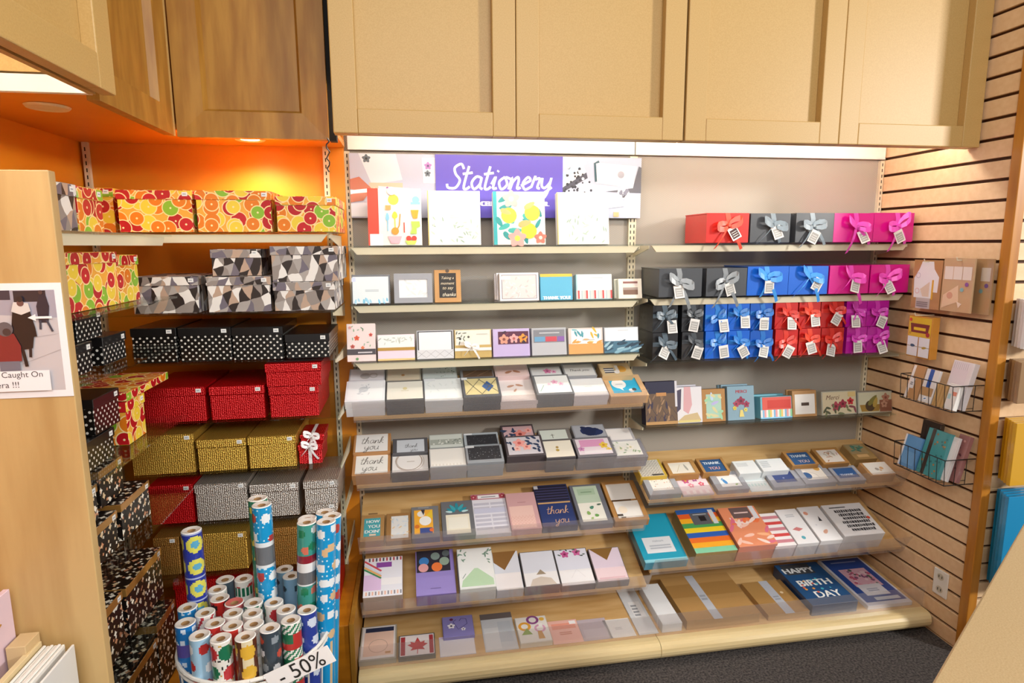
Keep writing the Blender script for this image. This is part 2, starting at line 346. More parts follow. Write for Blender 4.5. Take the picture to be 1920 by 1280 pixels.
def bow_geo(f, cx, cy, cz, s, c, droop=.5, rnd=None):
    rr = rnd or random.Random(1); a0 = rr.uniform(-25, 25)
    for sg in (-1, 1):
        pts = []; wv = []; ang = R(a0+rr.uniform(-14, 14)+sg*12)
        for t in range(9):
            q = t/8*2*math.pi; lx = s*.5*(1-math.cos(q))/2*1.0; ly = .22*s*math.sin(q)
            pts.append((cx+sg*lx*math.cos(ang), cy-.004-abs(math.sin(q/2))*s*.16+ly*.35, cz+sg*lx*math.sin(ang)+ly*.5)); wv.append((0, .002, .05*s+.055*s*math.sin(q/2)))
        f.strip(pts, wv, c)
        ta = R(-90+sg*rr.uniform(18, 45)); ln = s*rr.uniform(.7, 1.15); pts = []; wv = []
        for t in range(5):
            q = t/4; pts.append((cx+ln*q*math.cos(ta), cy-.005-.012*math.sin(q*3), cz+ln*q*math.sin(ta))); wv.append((.05*s*abs(math.sin(ta))+.01*s, 0, .03*s))
        f.strip(pts, wv, c)
    f.box(cx-.05*s, cx+.05*s, cy-.016, cy-.002, cz-.05*s, cz+.05*s, c)
# ------------------------------------------------------------------ measured product tables (metres)
# name, label, category, group, lower left front corner, tilt, width, height, thickness, colour, print, options
ITEMS = [
 ('recipe_binder', 'white recipe binder with red spine and printed kitchen utensils', 'album', 'albums on the top glass shelf', (-0.1585, 2.475, 1.675), 82, 0.2065, 0.2228, 0.035, '#dbdad6', [('r', 0, 0, 0.2, 1, '#e2402c'), ('r', 0.03, 0.0, 0.27, 0.2, '#f3f0ee'), ('c', 0.48, 0.8, 0.1, '#c5cf4a'), ('r', 0.4, 0.8, 0.56, 0.86, '#c5cf4a'), ('c', 0.9, 0.8, 0.07, '#7fc4dc'), ('r', 0.8, 0.72, 0.98, 0.76, '#7fc4dc'), ('l', 0.36, 0.5, 0.16, 0.07, 90, '#7fb9d6'), ('r', 0.355, 0.25, 0.375, 0.5, '#7fb9d6'), ('l', 0.5, 0.53, 0.14, 0.1, 90, '#eccb3c'), ('r', 0.49, 0.3, 0.51, 0.5, '#eccb3c'), ('s', [(0.6, 0.55), (0.58, 0.35), (0.52, 0.24)], 0.02, '#e8902c'), ('c', 0.5, 0.25, 0.07, '#e8902c'), ('r', 0.66, 0.22, 0.68, 0.4, '#d8402c'), ('p', [(0.8, 0.62), (0.95, 0.62), (0.92, 0.47), (0.84, 0.47)], '#ee9a28'), ('p', [(0.8, 0.42), (0.96, 0.42), (0.97, 0.33), (0.9, 0.3), (0.9, 0.2), (0.78, 0.2), (0.82, 0.3)], '#a9cf52'), ('p', [(0.36, 0.16), (0.62, 0.16), (0.57, 0.03), (0.42, 0.03)], '#f1a9b4'), ('c', 0.75, 0.12, 0.05, '#d83a2c'), ('c', 0.85, 0.12, 0.05, '#d83a2c'), ('p', [(0.68, 0.08), (0.9, 0.08), (0.86, 0.01), (0.72, 0.01)], '#b7d35a'), ('c', 0.45, 0.95, 0.08, '#f3c9cf'), ('r', 0.33, 0.62, 0.43, 0.7, '#f09a5a')], {}),
 ('photo_album', 'white leaf print album between red spine binder and lemon album', 'album', 'albums on the top glass shelf', (0.0732, 2.475, 1.675), 82, 0.2083, 0.2152, 0.035, '#d9d9d4', [('r', 0, 0, 0.015, 1, '#e0b84a'), ('w', 26, 3, ['#a3b8aa', '#b5c5ba', '#93aa9c'], 0.09, 0.025, 0.08, 0.05, 0.95, 0.55), ('w', 10, 4, ['#bcc8c0'], 0.07, 0.02, 0.08, 0.58, 0.95, 0.95), ('g', 0.42, 0.5, 0.6, 0.57, 2, '#c9cccb')], {}),
 ('floral_album', 'lemon and blossom print album with teal spine', 'album', 'albums on the top glass shelf', (0.3337, 2.475, 1.675), 82, 0.2122, 0.2141, 0.035, '#dedcd4', [('r', 0, 0, 0.07, 1, '#2f9fa6'), ('w', 12, 5, ['#2b8d8c', '#1f7f80', '#3aa39b'], 0.26, 0.1, 0.1, 0.05, 0.95, 0.95), ('f', 0.35, 0.86, 0.17, '#f2a9a4', '#f6cfc4'), ('c', 0.3, 0.55, 0.15, '#f0cf3e'), ('l', 0.24, 0.62, 0.22, 0.1, -20, '#f2a868'), ('c', 0.75, 0.6, 0.15, '#f0cf3e'), ('l', 0.7, 0.74, 0.24, 0.1, 30, '#f2a868'), ('c', 0.68, 0.26, 0.15, '#f3d02f'), ('l', 0.6, 0.4, 0.26, 0.12, 15, '#f0a566'), ('f', 0.45, 0.12, 0.18, '#f39a93', '#f6d24a'), ('f', 0.9, 0.13, 0.12, '#ef6f5e', '#f6c9bc'), ('l', 0.86, 0.4, 0.2, 0.07, 60, '#2b8d8c')], {}),
 ('photo_album', 'rightmost white leaf print album on the top glass shelf', 'album', 'albums on the top glass shelf', (0.5974, 2.475, 1.675), 82, 0.2181, 0.2129, 0.035, '#d9d9d4', [('r', 0, 0, 0.015, 1, '#e0b84a'), ('w', 26, 7, ['#a3b8aa', '#b5c5ba', '#93aa9c'], 0.09, 0.025, 0.08, 0.05, 0.95, 0.55), ('w', 10, 8, ['#bcc8c0'], 0.07, 0.02, 0.08, 0.58, 0.95, 0.95), ('g', 0.42, 0.5, 0.6, 0.57, 2, '#c9cccb')], {}),
 ('note_card_box', 'pale blue watercolour note card box at the left shelf end', 'card set', 'card sets on the second glass shelf', (-0.2297, 2.462, 1.449), 80, 0.1465, 0.1147, 0.04, '#77797f', [('r', 0.02, 0.02, 0.96, 0.93, '#dfe7ea'), ('w', 14, 2, ['#9fd0e6', '#b9dceb', '#7fc3e0'], 0.12, 0.05, 0.05, 0.02, 0.95, 0.16, 90), ('g', 0.35, 0.42, 0.7, 0.5, 2, '#b9c3c8'), ('r', 0.0, 0.76, 0.1, 0.9, '#cfd6ec')], {}),
 ('note_card_box', 'grey note card box with white embossed window card', 'card set', 'card sets on the second glass shelf', (-0.0675, 2.462, 1.449), 80, 0.1503, 0.117, 0.04, '#9a9ca3', [('r', 0.13, 0.18, 0.87, 0.8, '#f0f0f0'), ('w', 16, 9, ['#dfdfdf', '#e6e6e6'], 0.16, 0.05, 0.16, 0.22, 0.84, 0.76), ('r', 0.44, 0.87, 0.56, 0.9, '#e5e5e5')], {'fm': (0.13, 0.18, 0.87, 0.8, '#9a9ca3')}),
 ('hang_card_pack', 'kraft hang tab card pack with black chalk lettering panel', 'card set', 'card sets on the second glass shelf', (0.0909, 2.462, 1.449), 80, 0.1061, 0.1301, 0.03, '#c3935a', [('r', 0.18, 0.14, 0.82, 0.9, '#2a2623'), ('t', 'Taking a', 0.5, 0.74, 0.48, '#e9d9b8', 0.3), ('t', 'moment', 0.5, 0.58, 0.5, '#e9d9b8', 0.3), ('t', 'to say', 0.5, 0.42, 0.4, '#e9d9b8', 0.3), ('t', 'thanks', 0.55, 0.24, 0.5, '#f3ead2', 0.3), ('c', 0.5, 0.97, 0.07, '#5d4a3a')], {}),
 ('note_card_box', 'pale pink lace note card box with white frame', 'card set', 'card sets on the second glass shelf', (0.3538, 2.462, 1.449), 80, 0.1622, 0.1148, 0.045, '#e9e6ea', [('r', 0.05, 0.07, 0.95, 0.93, '#8f8d95'), ('r', 0.07, 0.09, 0.93, 0.91, '#ecd4d2'), ('w', 40, 11, ['#e2c2c0', '#f2e2df'], 0.1, 0.03, 0.1, 0.12, 0.9, 0.85), ('r', 0.02, 0.76, 0.28, 0.88, '#f4f2f2')], {'back': 2}),
 ('thank_you_card', 'sky blue THANK YOU card with yellow top edge', 'card set', 'card sets on the second glass shelf', (0.5228, 2.462, 1.449), 80, 0.1355, 0.1081, 0.02, '#5db1d3', [('r', 0, 0.89, 1, 1, '#e9c04a'), ('t', 'THANK YOU!', 0.5, 0.09, 0.84, '#f2f6f8')], {}),
 ('card_organiser', 'white card set in teal box with striped lower band', 'card set', 'card sets on the second glass shelf', (0.6741, 2.462, 1.449), 80, 0.1542, 0.1047, 0.045, '#a9cdd3', [('r', 0.04, 0.36, 1, 0.99, '#f0f2f2'), ('vs', 0, 0.03, 1, 0.36, 22, ['#cfc4c0', '#cc4a48', '#e8dfda', '#b9c6c9', '#ddd2cd']), ('g', 0.4, 0.84, 0.75, 0.88, 1, '#b5bcc0')], {}),
 ('soap_frame_card', 'small cream frame card pack with two brown windows', 'card set', 'card sets on the second glass shelf', (0.8564, 2.462, 1.449), 80, 0.1034, 0.0836, 0.03, '#efe8d8', [('r', 0.2, 0.62, 0.82, 0.9, '#e9d9d3'), ('r', 0.2, 0.76, 0.82, 0.86, '#8d5f58'), ('r', 0.2, 0.2, 0.82, 0.5, '#7d5d4b'), ('r', 0.2, 0.44, 0.82, 0.56, '#a39088')], {'back': 1}),
 ('notebook', 'pink notebook with red flower print and dark band', 'card set', 'card sets on the third glass shelf', (-0.2555, 2.43, 1.226), 80, 0.1095, 0.1485, 0.05, '#ecd9d6', [('w', 10, 3, ['#8fae8b', '#9fb39a', '#6f8f72'], 0.12, 0.04, 0.05, 0.4, 0.95, 0.95), ('f', 0.35, 0.62, 0.1, '#e0603f', '#c94a30'), ('f', 0.84, 0.7, 0.07, '#d8574a', '#5a3a3a'), ('f', 0.55, 0.36, 0.07, '#e27a50', '#d96a40'), ('f', 0.2, 0.4, 0.08, '#c85a50', '#8f4a46'), ('f', 0.12, 0.9, 0.06, '#e2a3a0', '#cc8877'), ('r', 0, 0.18, 1, 0.33, '#4c474c'), ('g', 0.38, 0.22, 0.88, 0.28, 1, '#c9c4c8'), ('c', 0.35, 0.07, 0.05, '#6fa06a')], {}),
 ('boxed_note_cards', 'pink boxed note cards with gold band and grey wreath', 'card set', 'card sets on the third glass shelf', (-0.1383, 2.43, 1.226), 80, 0.1445, 0.1021, 0.05, '#ecd6e4', [('r', 0.02, 0.5, 0.98, 0.98, '#eeeeec'), ('w', 22, 5, ['#bcc2b8', '#cfd3cb'], 0.1, 0.03, 0.04, 0.62, 0.96, 0.9), ('r', 0, 0.38, 1, 0.5, '#b78d3c'), ('r', 0, 0, 1, 0.07, '#e8c784')], {}),
 ('boxed_note_cards', 'white boxed note cards with black border and diagonal lines', 'card set', 'card sets on the third glass shelf', (0.0143, 2.43, 1.226), 80, 0.1461, 0.1144, 0.05, '#b9bac0', [('r', 0.03, 0.3, 0.97, 0.97, '#3d3c40'), ('r', 0.06, 0.3, 0.94, 0.94, '#eeeef0'), ('r', 0, 0.02, 1, 0.32, '#dcdcdf'), ('s', [(0, 0.05), (0.25, 0.3), (0.5, 0.05), (0.75, 0.3), (1, 0.05)], 0.008, '#9a9aa0'), ('s', [(0, 0.3), (0.25, 0.05), (0.5, 0.3), (0.75, 0.05), (1, 0.3)], 0.008, '#9a9aa0')], {}),
 ('boxed_note_cards', 'gold boxed note cards tied with white ribbon bow', 'card set', 'card sets on the third glass shelf', (0.1649, 2.43, 1.226), 80, 0.1483, 0.1135, 0.05, '#d9c28c', [('r', 0.03, 0.45, 0.97, 0.98, '#ece7dc'), ('f', 0.15, 0.68, 0.12, '#f4efe4', '#4a4a44'), ('f', 0.38, 0.74, 0.11, '#f1ead9', '#55524a'), ('w', 8, 6, ['#5e6456', '#77806a'], 0.12, 0.03, 0.05, 0.5, 0.5, 0.95), ('r', 0, 0, 1, 0.45, '#c6a865'), ('g', 0.6, 0.82, 0.9, 0.86, 1, '#c9c2b2')], {'bow': '#f3f0ea'}),
 ('boxed_note_cards', 'lilac boxed note cards with dark rose photo window', 'card set', 'card sets on the third glass shelf', (0.3203, 2.43, 1.226), 80, 0.1513, 0.1126, 0.055, '#c7b6de', [('r', 0.14, 0.44, 0.97, 0.9, '#5c2a45'), ('f', 0.3, 0.62, 0.14, '#d79a83', '#8a4a3e'), ('f', 0.57, 0.64, 0.13, '#eba6a4', '#b5605c'), ('f', 0.82, 0.64, 0.13, '#ef9a3c', '#c9661e'), ('w', 6, 3, ['#3a2a3a', '#7a3a55'], 0.12, 0.04, 0.16, 0.46, 0.95, 0.88), ('r', 0, 0, 1, 0.43, '#c3b1dc')], {}),
 ('boxed_note_cards', 'grey boxed note cards with blue red and violet squares', 'card set', 'card sets on the third glass shelf', (0.4808, 2.43, 1.226), 80, 0.1452, 0.1118, 0.05, '#b3b5ba', [('r', 0.05, 0.45, 0.95, 0.93, '#84858c'), ('r', 0.08, 0.5, 0.38, 0.68, '#6a9fc4'), ('r', 0.4, 0.5, 0.72, 0.68, '#c94a58'), ('r', 0.74, 0.5, 0.94, 0.68, '#8a5fa8'), ('g', 0.22, 0.8, 0.8, 0.85, 1, '#d5d5d8'), ('r', 0, 0, 1, 0.46, '#b9babf')], {}),
 ('boxed_note_cards', 'boxed note cards with orange base and blue gold leaf card', 'card set', 'card sets on the third glass shelf', (0.6355, 2.43, 1.226), 80, 0.1481, 0.1076, 0.05, '#d6ccc6', [('r', 0.08, 0.38, 0.95, 0.95, '#f0efec'), ('w', 9, 4, ['#4d9aa8', '#d9b23c', '#8fc0c8'], 0.22, 0.06, 0.1, 0.6, 0.9, 0.95), ('w', 8, 9, ['#e9a04e', '#e8c06a'], 0.2, 0.05, 0.1, 0.4, 0.95, 0.55, 20), ('r', 0, 0, 1, 0.39, '#dfa25e'), ('g', 0.4, 0.52, 0.75, 0.56, 1, '#b5b0a8')], {}),
 ('boxed_note_cards', 'boxed note cards with dark blue marble base', 'card set', 'card sets on the third glass shelf', (0.789, 2.43, 1.226), 80, 0.1502, 0.1069, 0.05, '#b8bcc2', [('r', 0.03, 0.45, 0.98, 0.97, '#eceef0'), ('r', 0, 0, 1, 0.46, '#446f86'), ('w', 16, 12, ['#27495f', '#7fa9ba', '#1f3a4e', '#9dbfca'], 0.34, 0.07, 0, 0.02, 1, 0.44, 15), ('g', 0.4, 0.86, 0.7, 0.9, 1, '#c2c6ca')], {}),
 ('card_box', 'white card box with silver tree, front left of upper tray', 'card box', 'note card boxes in the fourth tray front row', (-0.2678, 2.3713, 1.0822), 24, 0.1524, 0.1312, 0.0794, '#e6e8ec', [('r', 0.06, 0.06, 0.94, 0.92, '#eef1f3'), ('c', 0.45, 0.55, 0.12, '#cdd3d8'), ('w', 14, 3, ['#c5ccd2', '#d5dadf'], 0.1, 0.03, 0.3, 0.3, 0.6, 0.8)], {'stack': 1}),
 ('card_box', 'cream card box with gold crest, clear lid, second in upper tray', 'card box', 'note card boxes in the fourth tray front row', (-0.112, 2.373, 1.0784), 24, 0.1487, 0.1257, 0.0752, '#5d5c5f', [('r', 0.03, 0.04, 0.97, 0.95, '#eeece0'), ('c', 0.5, 0.58, 0.06, '#d9cf9f'), ('g', 0.4, 0.45, 0.6, 0.5, 1, '#d5cfb0')], {'stack': 1, 'lid': 1}),
 ('card_box', 'white embossed card box, third from left in upper tray front', 'card box', 'note card boxes in the fourth tray front row', (0.0388, 2.3776, 1.0681), 24, 0.1515, 0.1464, 0.064, '#d3d7da', [('r', 0.02, 0.03, 0.98, 0.96, '#e9eeee'), ('r', 0.0, 0.88, 0.3, 1, '#dfe3e6'), ('w', 12, 4, ['#dde4e4', '#e1e6e6'], 0.14, 0.04, 0.1, 0.1, 0.9, 0.8)], {'stack': 1}),
 ('card_box', 'gold lattice card box with navy diamond in dark frame', 'card box', 'note card boxes in the fourth tray front row', (0.1911, 2.3727, 1.0791), 24, 0.1536, 0.1284, 0.0761, '#5e6066', [('r', 0.07, 0.09, 0.93, 0.93, '#d8cb96'), ('p', [(0.52, 0.5), (0.68, 0.78), (0.84, 0.5), (0.68, 0.22)], '#3f5f94'), ('s', [(0.07, 0.1), (0.5, 0.9)], 0.02, '#77735f'), ('s', [(0.5, 0.1), (0.1, 0.9)], 0.02, '#77735f'), ('s', [(0.45, 0.9), (0.93, 0.2)], 0.02, '#77735f'), ('s', [(0.5, 0.1), (0.93, 0.85)], 0.02, '#77735f'), ('r', 0, 0.86, 0.16, 0.98, '#dadde0')], {'stack': 1}),
 ('card_box', 'blush card box with copper bow, front row of upper tray', 'card box', 'note card boxes in the fourth tray front row', (0.3411, 2.3855, 1.0504), 24, 0.1557, 0.1642, 0.0446, '#e3d8d8', [('r', 0.05, 0.05, 0.96, 0.94, '#f1e6e2'), ('l', 0.36, 0.6, 0.22, 0.09, 20, '#c99a80'), ('l', 0.6, 0.62, 0.22, 0.09, -20, '#c99a80'), ('l', 0.46, 0.42, 0.16, 0.06, 60, '#cfa48c'), ('r', 0.02, 0.86, 0.3, 0.97, '#f6f2f1')], {'stack': 1}),
 ('card_box', 'white card box with pink orchid sketch in grey frame', 'card box', 'note card boxes in the fourth tray front row', (0.4899, 2.3751, 1.0738), 24, 0.1573, 0.1344, 0.0702, '#74777b', [('r', 0.06, 0.07, 0.95, 0.93, '#f2f2f0'), ('f', 0.56, 0.6, 0.1, '#ecb8cf', '#d98ab0'), ('f', 0.72, 0.5, 0.08, '#efc4d6', '#d98ab0'), ('f', 0.4, 0.5, 0.06, '#f1d2de', '#e0a0c0'), ('s', [(0.12, 0.15), (0.25, 0.45)], 0.015, '#7fae98')], {'stack': 1}),
 ('card_box', 'plain white card box next to kraft bird card box', 'card box', 'note card boxes in the fourth tray front row', (0.647, 2.3815, 1.0594), 24, 0.1499, 0.1198, 0.0545, '#d6d2d6', [('r', 0.03, 0.05, 0.97, 0.95, '#f2f1ef'), ('g', 0.4, 0.5, 0.6, 0.55, 1, '#dcdad8')], {'stack': 1}),
 ('card_box', 'kraft card box with sky blue window and white speech bubble', 'card box', 'note card boxes in the fourth tray front row', (0.8061, 2.388, 1.0448), 24, 0.1671, 0.1483, 0.0385, '#cfa577', [('r', 0.12, 0.15, 0.86, 0.86, '#33b3dc'), ('c', 0.36, 0.6, 0.19, '#f4f6f6'), ('p', [(0.3, 0.42), (0.4, 0.45), (0.42, 0.28)], '#f4f6f6'), ('c', 0.62, 0.28, 0.07, '#eef0f0'), ('c', 0.7, 0.32, 0.06, '#4a4a4c'), ('g', 0.27, 0.57, 0.46, 0.62, 1, '#b9c4c8')], {'fm': (0.12, 0.15, 0.86, 0.86, '#d9b184')}),
 ('card_box', 'grey card box with two silver circles at the tray back', 'card box', 'note card boxes in the fourth tray back row', (-0.2633, 2.5112, 1.132), 24, 0.1442, 0.0847, 0.068, '#b5b4ba', [('r', 0.04, 0.02, 0.97, 0.92, '#dedde2'), ('c', 0.45, 0.35, 0.14, '#b6b4b6'), ('c', 0.68, 0.38, 0.12, '#c0bebf'), ('c', 0.68, 0.38, 0.08, '#dedde2')], {}),
 ('card_box', 'tan card box with small gold crest at the tray back', 'card box', 'note card boxes in the fourth tray back row', (-0.1138, 2.5019, 1.1278), 24, 0.1426, 0.0922, 0.068, '#a8a293', [('r', 0.04, 0.02, 0.96, 0.9, '#d9cdb4'), ('c', 0.48, 0.4, 0.05, '#b5854a')], {'lid': 1}),
 ('card_box', 'pale green grey speckled card box at the tray back', 'card box', 'note card boxes in the fourth tray back row', (0.0334, 2.5096, 1.1312), 24, 0.1452, 0.0862, 0.068, '#9aa09f', [('r', 0.03, 0.02, 0.97, 0.86, '#bfc9c8'), ('d', 26, 3, ['#7d8f86', '#9fb0a8', '#5f7068'], 0.02, 0.4, 0.1, 0.95, 0.8)], {}),
 ('card_box', 'dark brown quilted card box at the tray back', 'card box', 'note card boxes in the fourth tray back row', (0.1915, 2.5062, 1.1297), 24, 0.1404, 0.055, 0.068, '#7d7f83', [('r', 0.08, 0.0, 0.97, 0.85, '#5d4634'), ('s', [(0.1, 0.1), (0.5, 0.8)], 0.02, '#8a6b4c'), ('s', [(0.5, 0.1), (0.9, 0.8)], 0.02, '#8a6b4c')], {}),
 ('card_box', 'blush pink card box with copper leaves at the tray back', 'card box', 'note card boxes in the fourth tray back row', (0.3384, 2.5036, 1.1286), 24, 0.1459, 0.0913, 0.068, '#d9c0bf', [('r', 0.06, 0.02, 0.95, 0.85, '#eccfc9'), ('l', 0.4, 0.3, 0.24, 0.1, 25, '#b98062'), ('l', 0.64, 0.32, 0.24, 0.1, -25, '#b98062'), ('r', 0.02, 0.8, 0.3, 0.95, '#e8e4e4')], {}),
 ('card_box', 'grey white card box with magenta orchid at the tray back', 'card box', 'note card boxes in the fourth tray back row', (0.4902, 2.4987, 1.1264), 24, 0.1357, 0.0644, 0.068, '#9b9ea3', [('r', 0.04, 0.02, 0.97, 0.9, '#dcdcdc'), ('f', 0.55, 0.45, 0.14, '#d77fa8', '#a84a78'), ('f', 0.75, 0.35, 0.09, '#e09fbd', '#a84a78')], {}),
 ('card_box', 'grey card box lettered Thank you at the tray back', 'card box', 'note card boxes in the fourth tray back row', (0.6341, 2.4854, 1.1205), 24, 0.1422, 0.0944, 0.068, '#8f9195', [('r', 0.05, 0.02, 0.96, 0.88, '#d9d8d6'), ('t', 'Thank you', 0.5, 0.42, 0.62, '#3e3a38', 0.35)], {}),
 ('card_box', 'tan card box with orange sun and striped birds', 'card box', 'note card boxes in the fourth tray back row', (0.798, 2.4798, 1.1179), 24, 0.1391, 0.0899, 0.068, '#c9a878', [('r', 0.03, 0.02, 0.97, 0.95, '#d9bd8f'), ('c', 0.68, 0.5, 0.17, '#e5a849'), ('hs', 0.12, 0.2, 0.45, 0.6, 5, ['#3d3f55', '#e9e4da']), ('c', 0.5, 0.25, 0.08, '#efe8e4'), ('r', 0.5, 0.2, 0.6, 0.8, '#eadfd8')], {}),
 ('card_box', 'kraft card box with white thank you script card, tray front', 'card box', 'note card boxes in the fifth tray front row', (-0.2556, 2.3817, 0.778), 24, 0.15, 0.1269, 0.0541, '#b78554', [('r', 0.08, 0.06, 0.93, 0.94, '#efeee8'), ('S', 'thank', 0.5, 0.6, 0.6, '#6a6560'), ('S', 'you', 0.45, 0.3, 0.4, '#6a6560')], {'stack': 1}),
 ('card_box', 'grey card box with brown twig wreath card', 'card box', 'note card boxes in the fifth tray front row', (-0.1026, 2.3821, 0.7769), 24, 0.1511, 0.1183, 0.0529, '#504d50', [('r', 0.03, 0.04, 0.98, 0.95, '#e9e6e3'), ('o', 0.48, 0.55, 0.34, 0.012, '#a08872'), ('o', 0.5, 0.53, 0.38, 0.01, '#b39c86'), ('o', 0.47, 0.56, 0.36, 0.01, '#8f7a68'), ('g', 0.42, 0.5, 0.62, 0.56, 1, '#c5beb6')], {'stack': 1}),
 ('card_box', 'plain ivory card box left of the front glitter box', 'card box', 'note card boxes in the fifth tray front row', (0.0512, 2.3737, 0.7958), 24, 0.1501, 0.1079, 0.0735, '#a7a7a9', [('r', 0.03, 0.03, 0.97, 0.96, '#e6e3dc'), ('vs', 0.06, 0.05, 0.9, 0.14, 18, ['#dcd8cf', '#ece9e3'])], {'stack': 1}),
 ('card_box', 'black glitter card box with clear lid, front row', 'card box', 'note card boxes in the fifth tray front row', (0.2009, 2.3698, 0.8047), 24, 0.152, 0.1022, 0.0832, '#9fa5ab', [('r', 0.06, 0.16, 0.94, 0.93, '#3a3b40'), ('d', 60, 5, ['#77797f', '#5a5b60', '#b5b7bb'], 0.012, 0.08, 0.2, 0.92, 0.9), ('r', 0.0, 0.86, 0.24, 0.98, '#dfe3e6')], {'stack': 1, 'lid': 1}),
 ('card_box', 'dark framed card box with pink roses and navy leaves, front', 'card box', 'note card boxes in the fifth tray front row', (0.3663, 2.3821, 0.8175), 24, 0.164, 0.1241, 0.09, '#4d4549', [('r', 0.06, 0.07, 0.94, 0.92, '#cdc9cf'), ('f', 0.38, 0.62, 0.17, '#eda29a', '#c9605c'), ('f', 0.55, 0.42, 0.13, '#efb0a4', '#d0706a'), ('f', 0.3, 0.35, 0.1, '#f0bfb4', '#d88a80'), ('w', 10, 4, ['#2c3a58', '#3d4d6a'], 0.16, 0.07, 0.55, 0.2, 0.9, 0.9), ('w', 4, 8, ['#2c3a58'], 0.12, 0.05, 0.08, 0.3, 0.2, 0.8)], {'stack': 1}),
 ('card_box', 'cream card box with gold pineapple emblem', 'card box', 'note card boxes in the fifth tray front row', (0.5284, 2.3699, 0.8045), 24, 0.1262, 0.1065, 0.0831, '#565356', [('r', 0.02, 0.04, 0.98, 0.96, '#e6e0cf'), ('c', 0.45, 0.42, 0.06, '#b59a4a'), ('c', 0.46, 0.58, 0.05, '#a8894a')], {'stack': 1}),
 ('card_box', 'pink and yellow floral card box under clear lid', 'card box', 'note card boxes in the fifth tray front row', (0.6634, 2.3714, 0.8011), 24, 0.1697, 0.1146, 0.0794, '#7d7a80', [('r', 0.06, 0.1, 0.92, 0.93, '#efe3ea'), ('r', 0.15, 0.5, 0.8, 0.88, '#e3a3c9'), ('f', 0.75, 0.55, 0.12, '#f0cf52', '#d99a2c'), ('f', 0.15, 0.4, 0.09, '#d79ac4', '#a86aa0'), ('f', 0.85, 0.3, 0.08, '#efd46a', '#d9a84a'), ('r', 0.2, 0.14, 0.9, 0.28, '#f4eef2')], {'stack': 1, 'lid': 1}),
 ('card_box', 'white card box with green ivory blossoms, right tray end', 'card box', 'note card boxes in the fifth tray front row', (0.825, 2.3798, 0.7822), 24, 0.1496, 0.1133, 0.0587, '#8b8990', [('r', 0.06, 0.12, 0.88, 0.92, '#eceae2'), ('f', 0.3, 0.5, 0.12, '#f2ece0', '#b5c08a'), ('f', 0.6, 0.55, 0.12, '#f4efe4', '#d3c99a'), ('w', 12, 3, ['#a9bf9a', '#8fa886'], 0.1, 0.04, 0.1, 0.2, 0.85, 0.85)], {'stack': 1, 'lid': 1}),
 ('card_box', 'kraft card box with white thank you script card, tray back', 'card box', 'note card boxes in the fifth tray back row', (-0.2562, 2.4748, 0.8369), 24, 0.1511, 0.1159, 0.07, '#b78554', [('r', 0.06, 0.06, 0.92, 0.97, '#eeeeec'), ('S', 'thank', 0.5, 0.62, 0.6, '#6a6560'), ('S', 'you', 0.48, 0.3, 0.4, '#6a6560')], {}),
 ('card_box', 'charcoal card box with pale grey thank you card', 'card box', 'note card boxes in the fifth tray back row', (-0.0971, 2.4623, 0.8314), 24, 0.1448, 0.0901, 0.07, '#55555a', [('r', 0.12, 0.05, 0.9, 0.88, '#c9d0d8'), ('S', 'thank', 0.52, 0.45, 0.36, '#4a4a4e'), ('S', 'you', 0.6, 0.2, 0.2, '#4a4a4e')], {}),
 ('card_box', 'grey green card box with beaded lattice band', 'card box', 'note card boxes in the fifth tray back row', (0.0536, 2.4811, 0.8397), 24, 0.1432, 0.0828, 0.07, '#9ea4a0', [('r', 0.03, 0.0, 0.97, 0.95, '#ccd3cd'), ('r', 0.04, 0.2, 0.96, 0.6, '#a3aaa2'), ('d', 24, 5, ['#d9ddd6', '#77807a'], 0.03, 0.06, 0.24, 0.94, 0.56)], {}),
 ('card_box', 'black glitter card box with pale blue frame, tray back', 'card box', 'note card boxes in the fifth tray back row', (0.2009, 2.4844, 0.8412), 24, 0.1489, 0.0763, 0.07, '#a9b3ba', [('r', 0.08, 0.0, 0.95, 0.82, '#2f3035'), ('d', 40, 6, ['#6a6c72', '#55565c'], 0.012, 0.1, 0.05, 0.92, 0.78), ('r', 0.02, 0.84, 0.25, 0.96, '#dfe3e6')], {}),
 ('card_box', 'dark framed card box with coral peony and navy leaves, back', 'card box', 'note card boxes in the fifth tray back row', (0.3667, 2.4922, 0.8447), 24, 0.1453, 0.1079, 0.07, '#4d4549', [('r', 0.06, 0.0, 0.95, 0.88, '#c9a7ac'), ('f', 0.55, 0.4, 0.2, '#d9857c', '#8a3a38'), ('f', 0.82, 0.6, 0.12, '#e6a49c', '#b5605c'), ('w', 8, 5, ['#28344f', '#34425e'], 0.2, 0.08, 0.06, 0.1, 0.4, 0.8)], {}),
 ('card_box', 'pale mint card box with tiny dark cross', 'card box', 'note card boxes in the fifth tray back row', (0.5264, 2.4914, 0.8443), 24, 0.1425, 0.0696, 0.07, '#77736f', [('r', 0.05, 0.0, 0.88, 0.85, '#cfd8cf'), ('s', [(0.42, 0.1), (0.42, 0.5)], 0.015, '#4a4038'), ('s', [(0.36, 0.36), (0.48, 0.36)], 0.015, '#4a4038')], {}),
 ('card_box', 'silver card box with navy ink splash', 'card box', 'note card boxes in the fifth tray back row', (0.6815, 2.4922, 0.8447), 24, 0.1483, 0.0824, 0.07, '#8f9299', [('r', 0.04, 0.0, 0.97, 0.93, '#a7abb3'), ('w', 10, 7, ['#1f2a4f', '#26325c'], 0.36, 0.2, 0.3, 0.25, 0.75, 0.65), ('c', 0.5, 0.45, 0.2, '#1f2a4f'), ('g', 0.42, 0.82, 0.6, 0.87, 1, '#d9dce0')], {}),
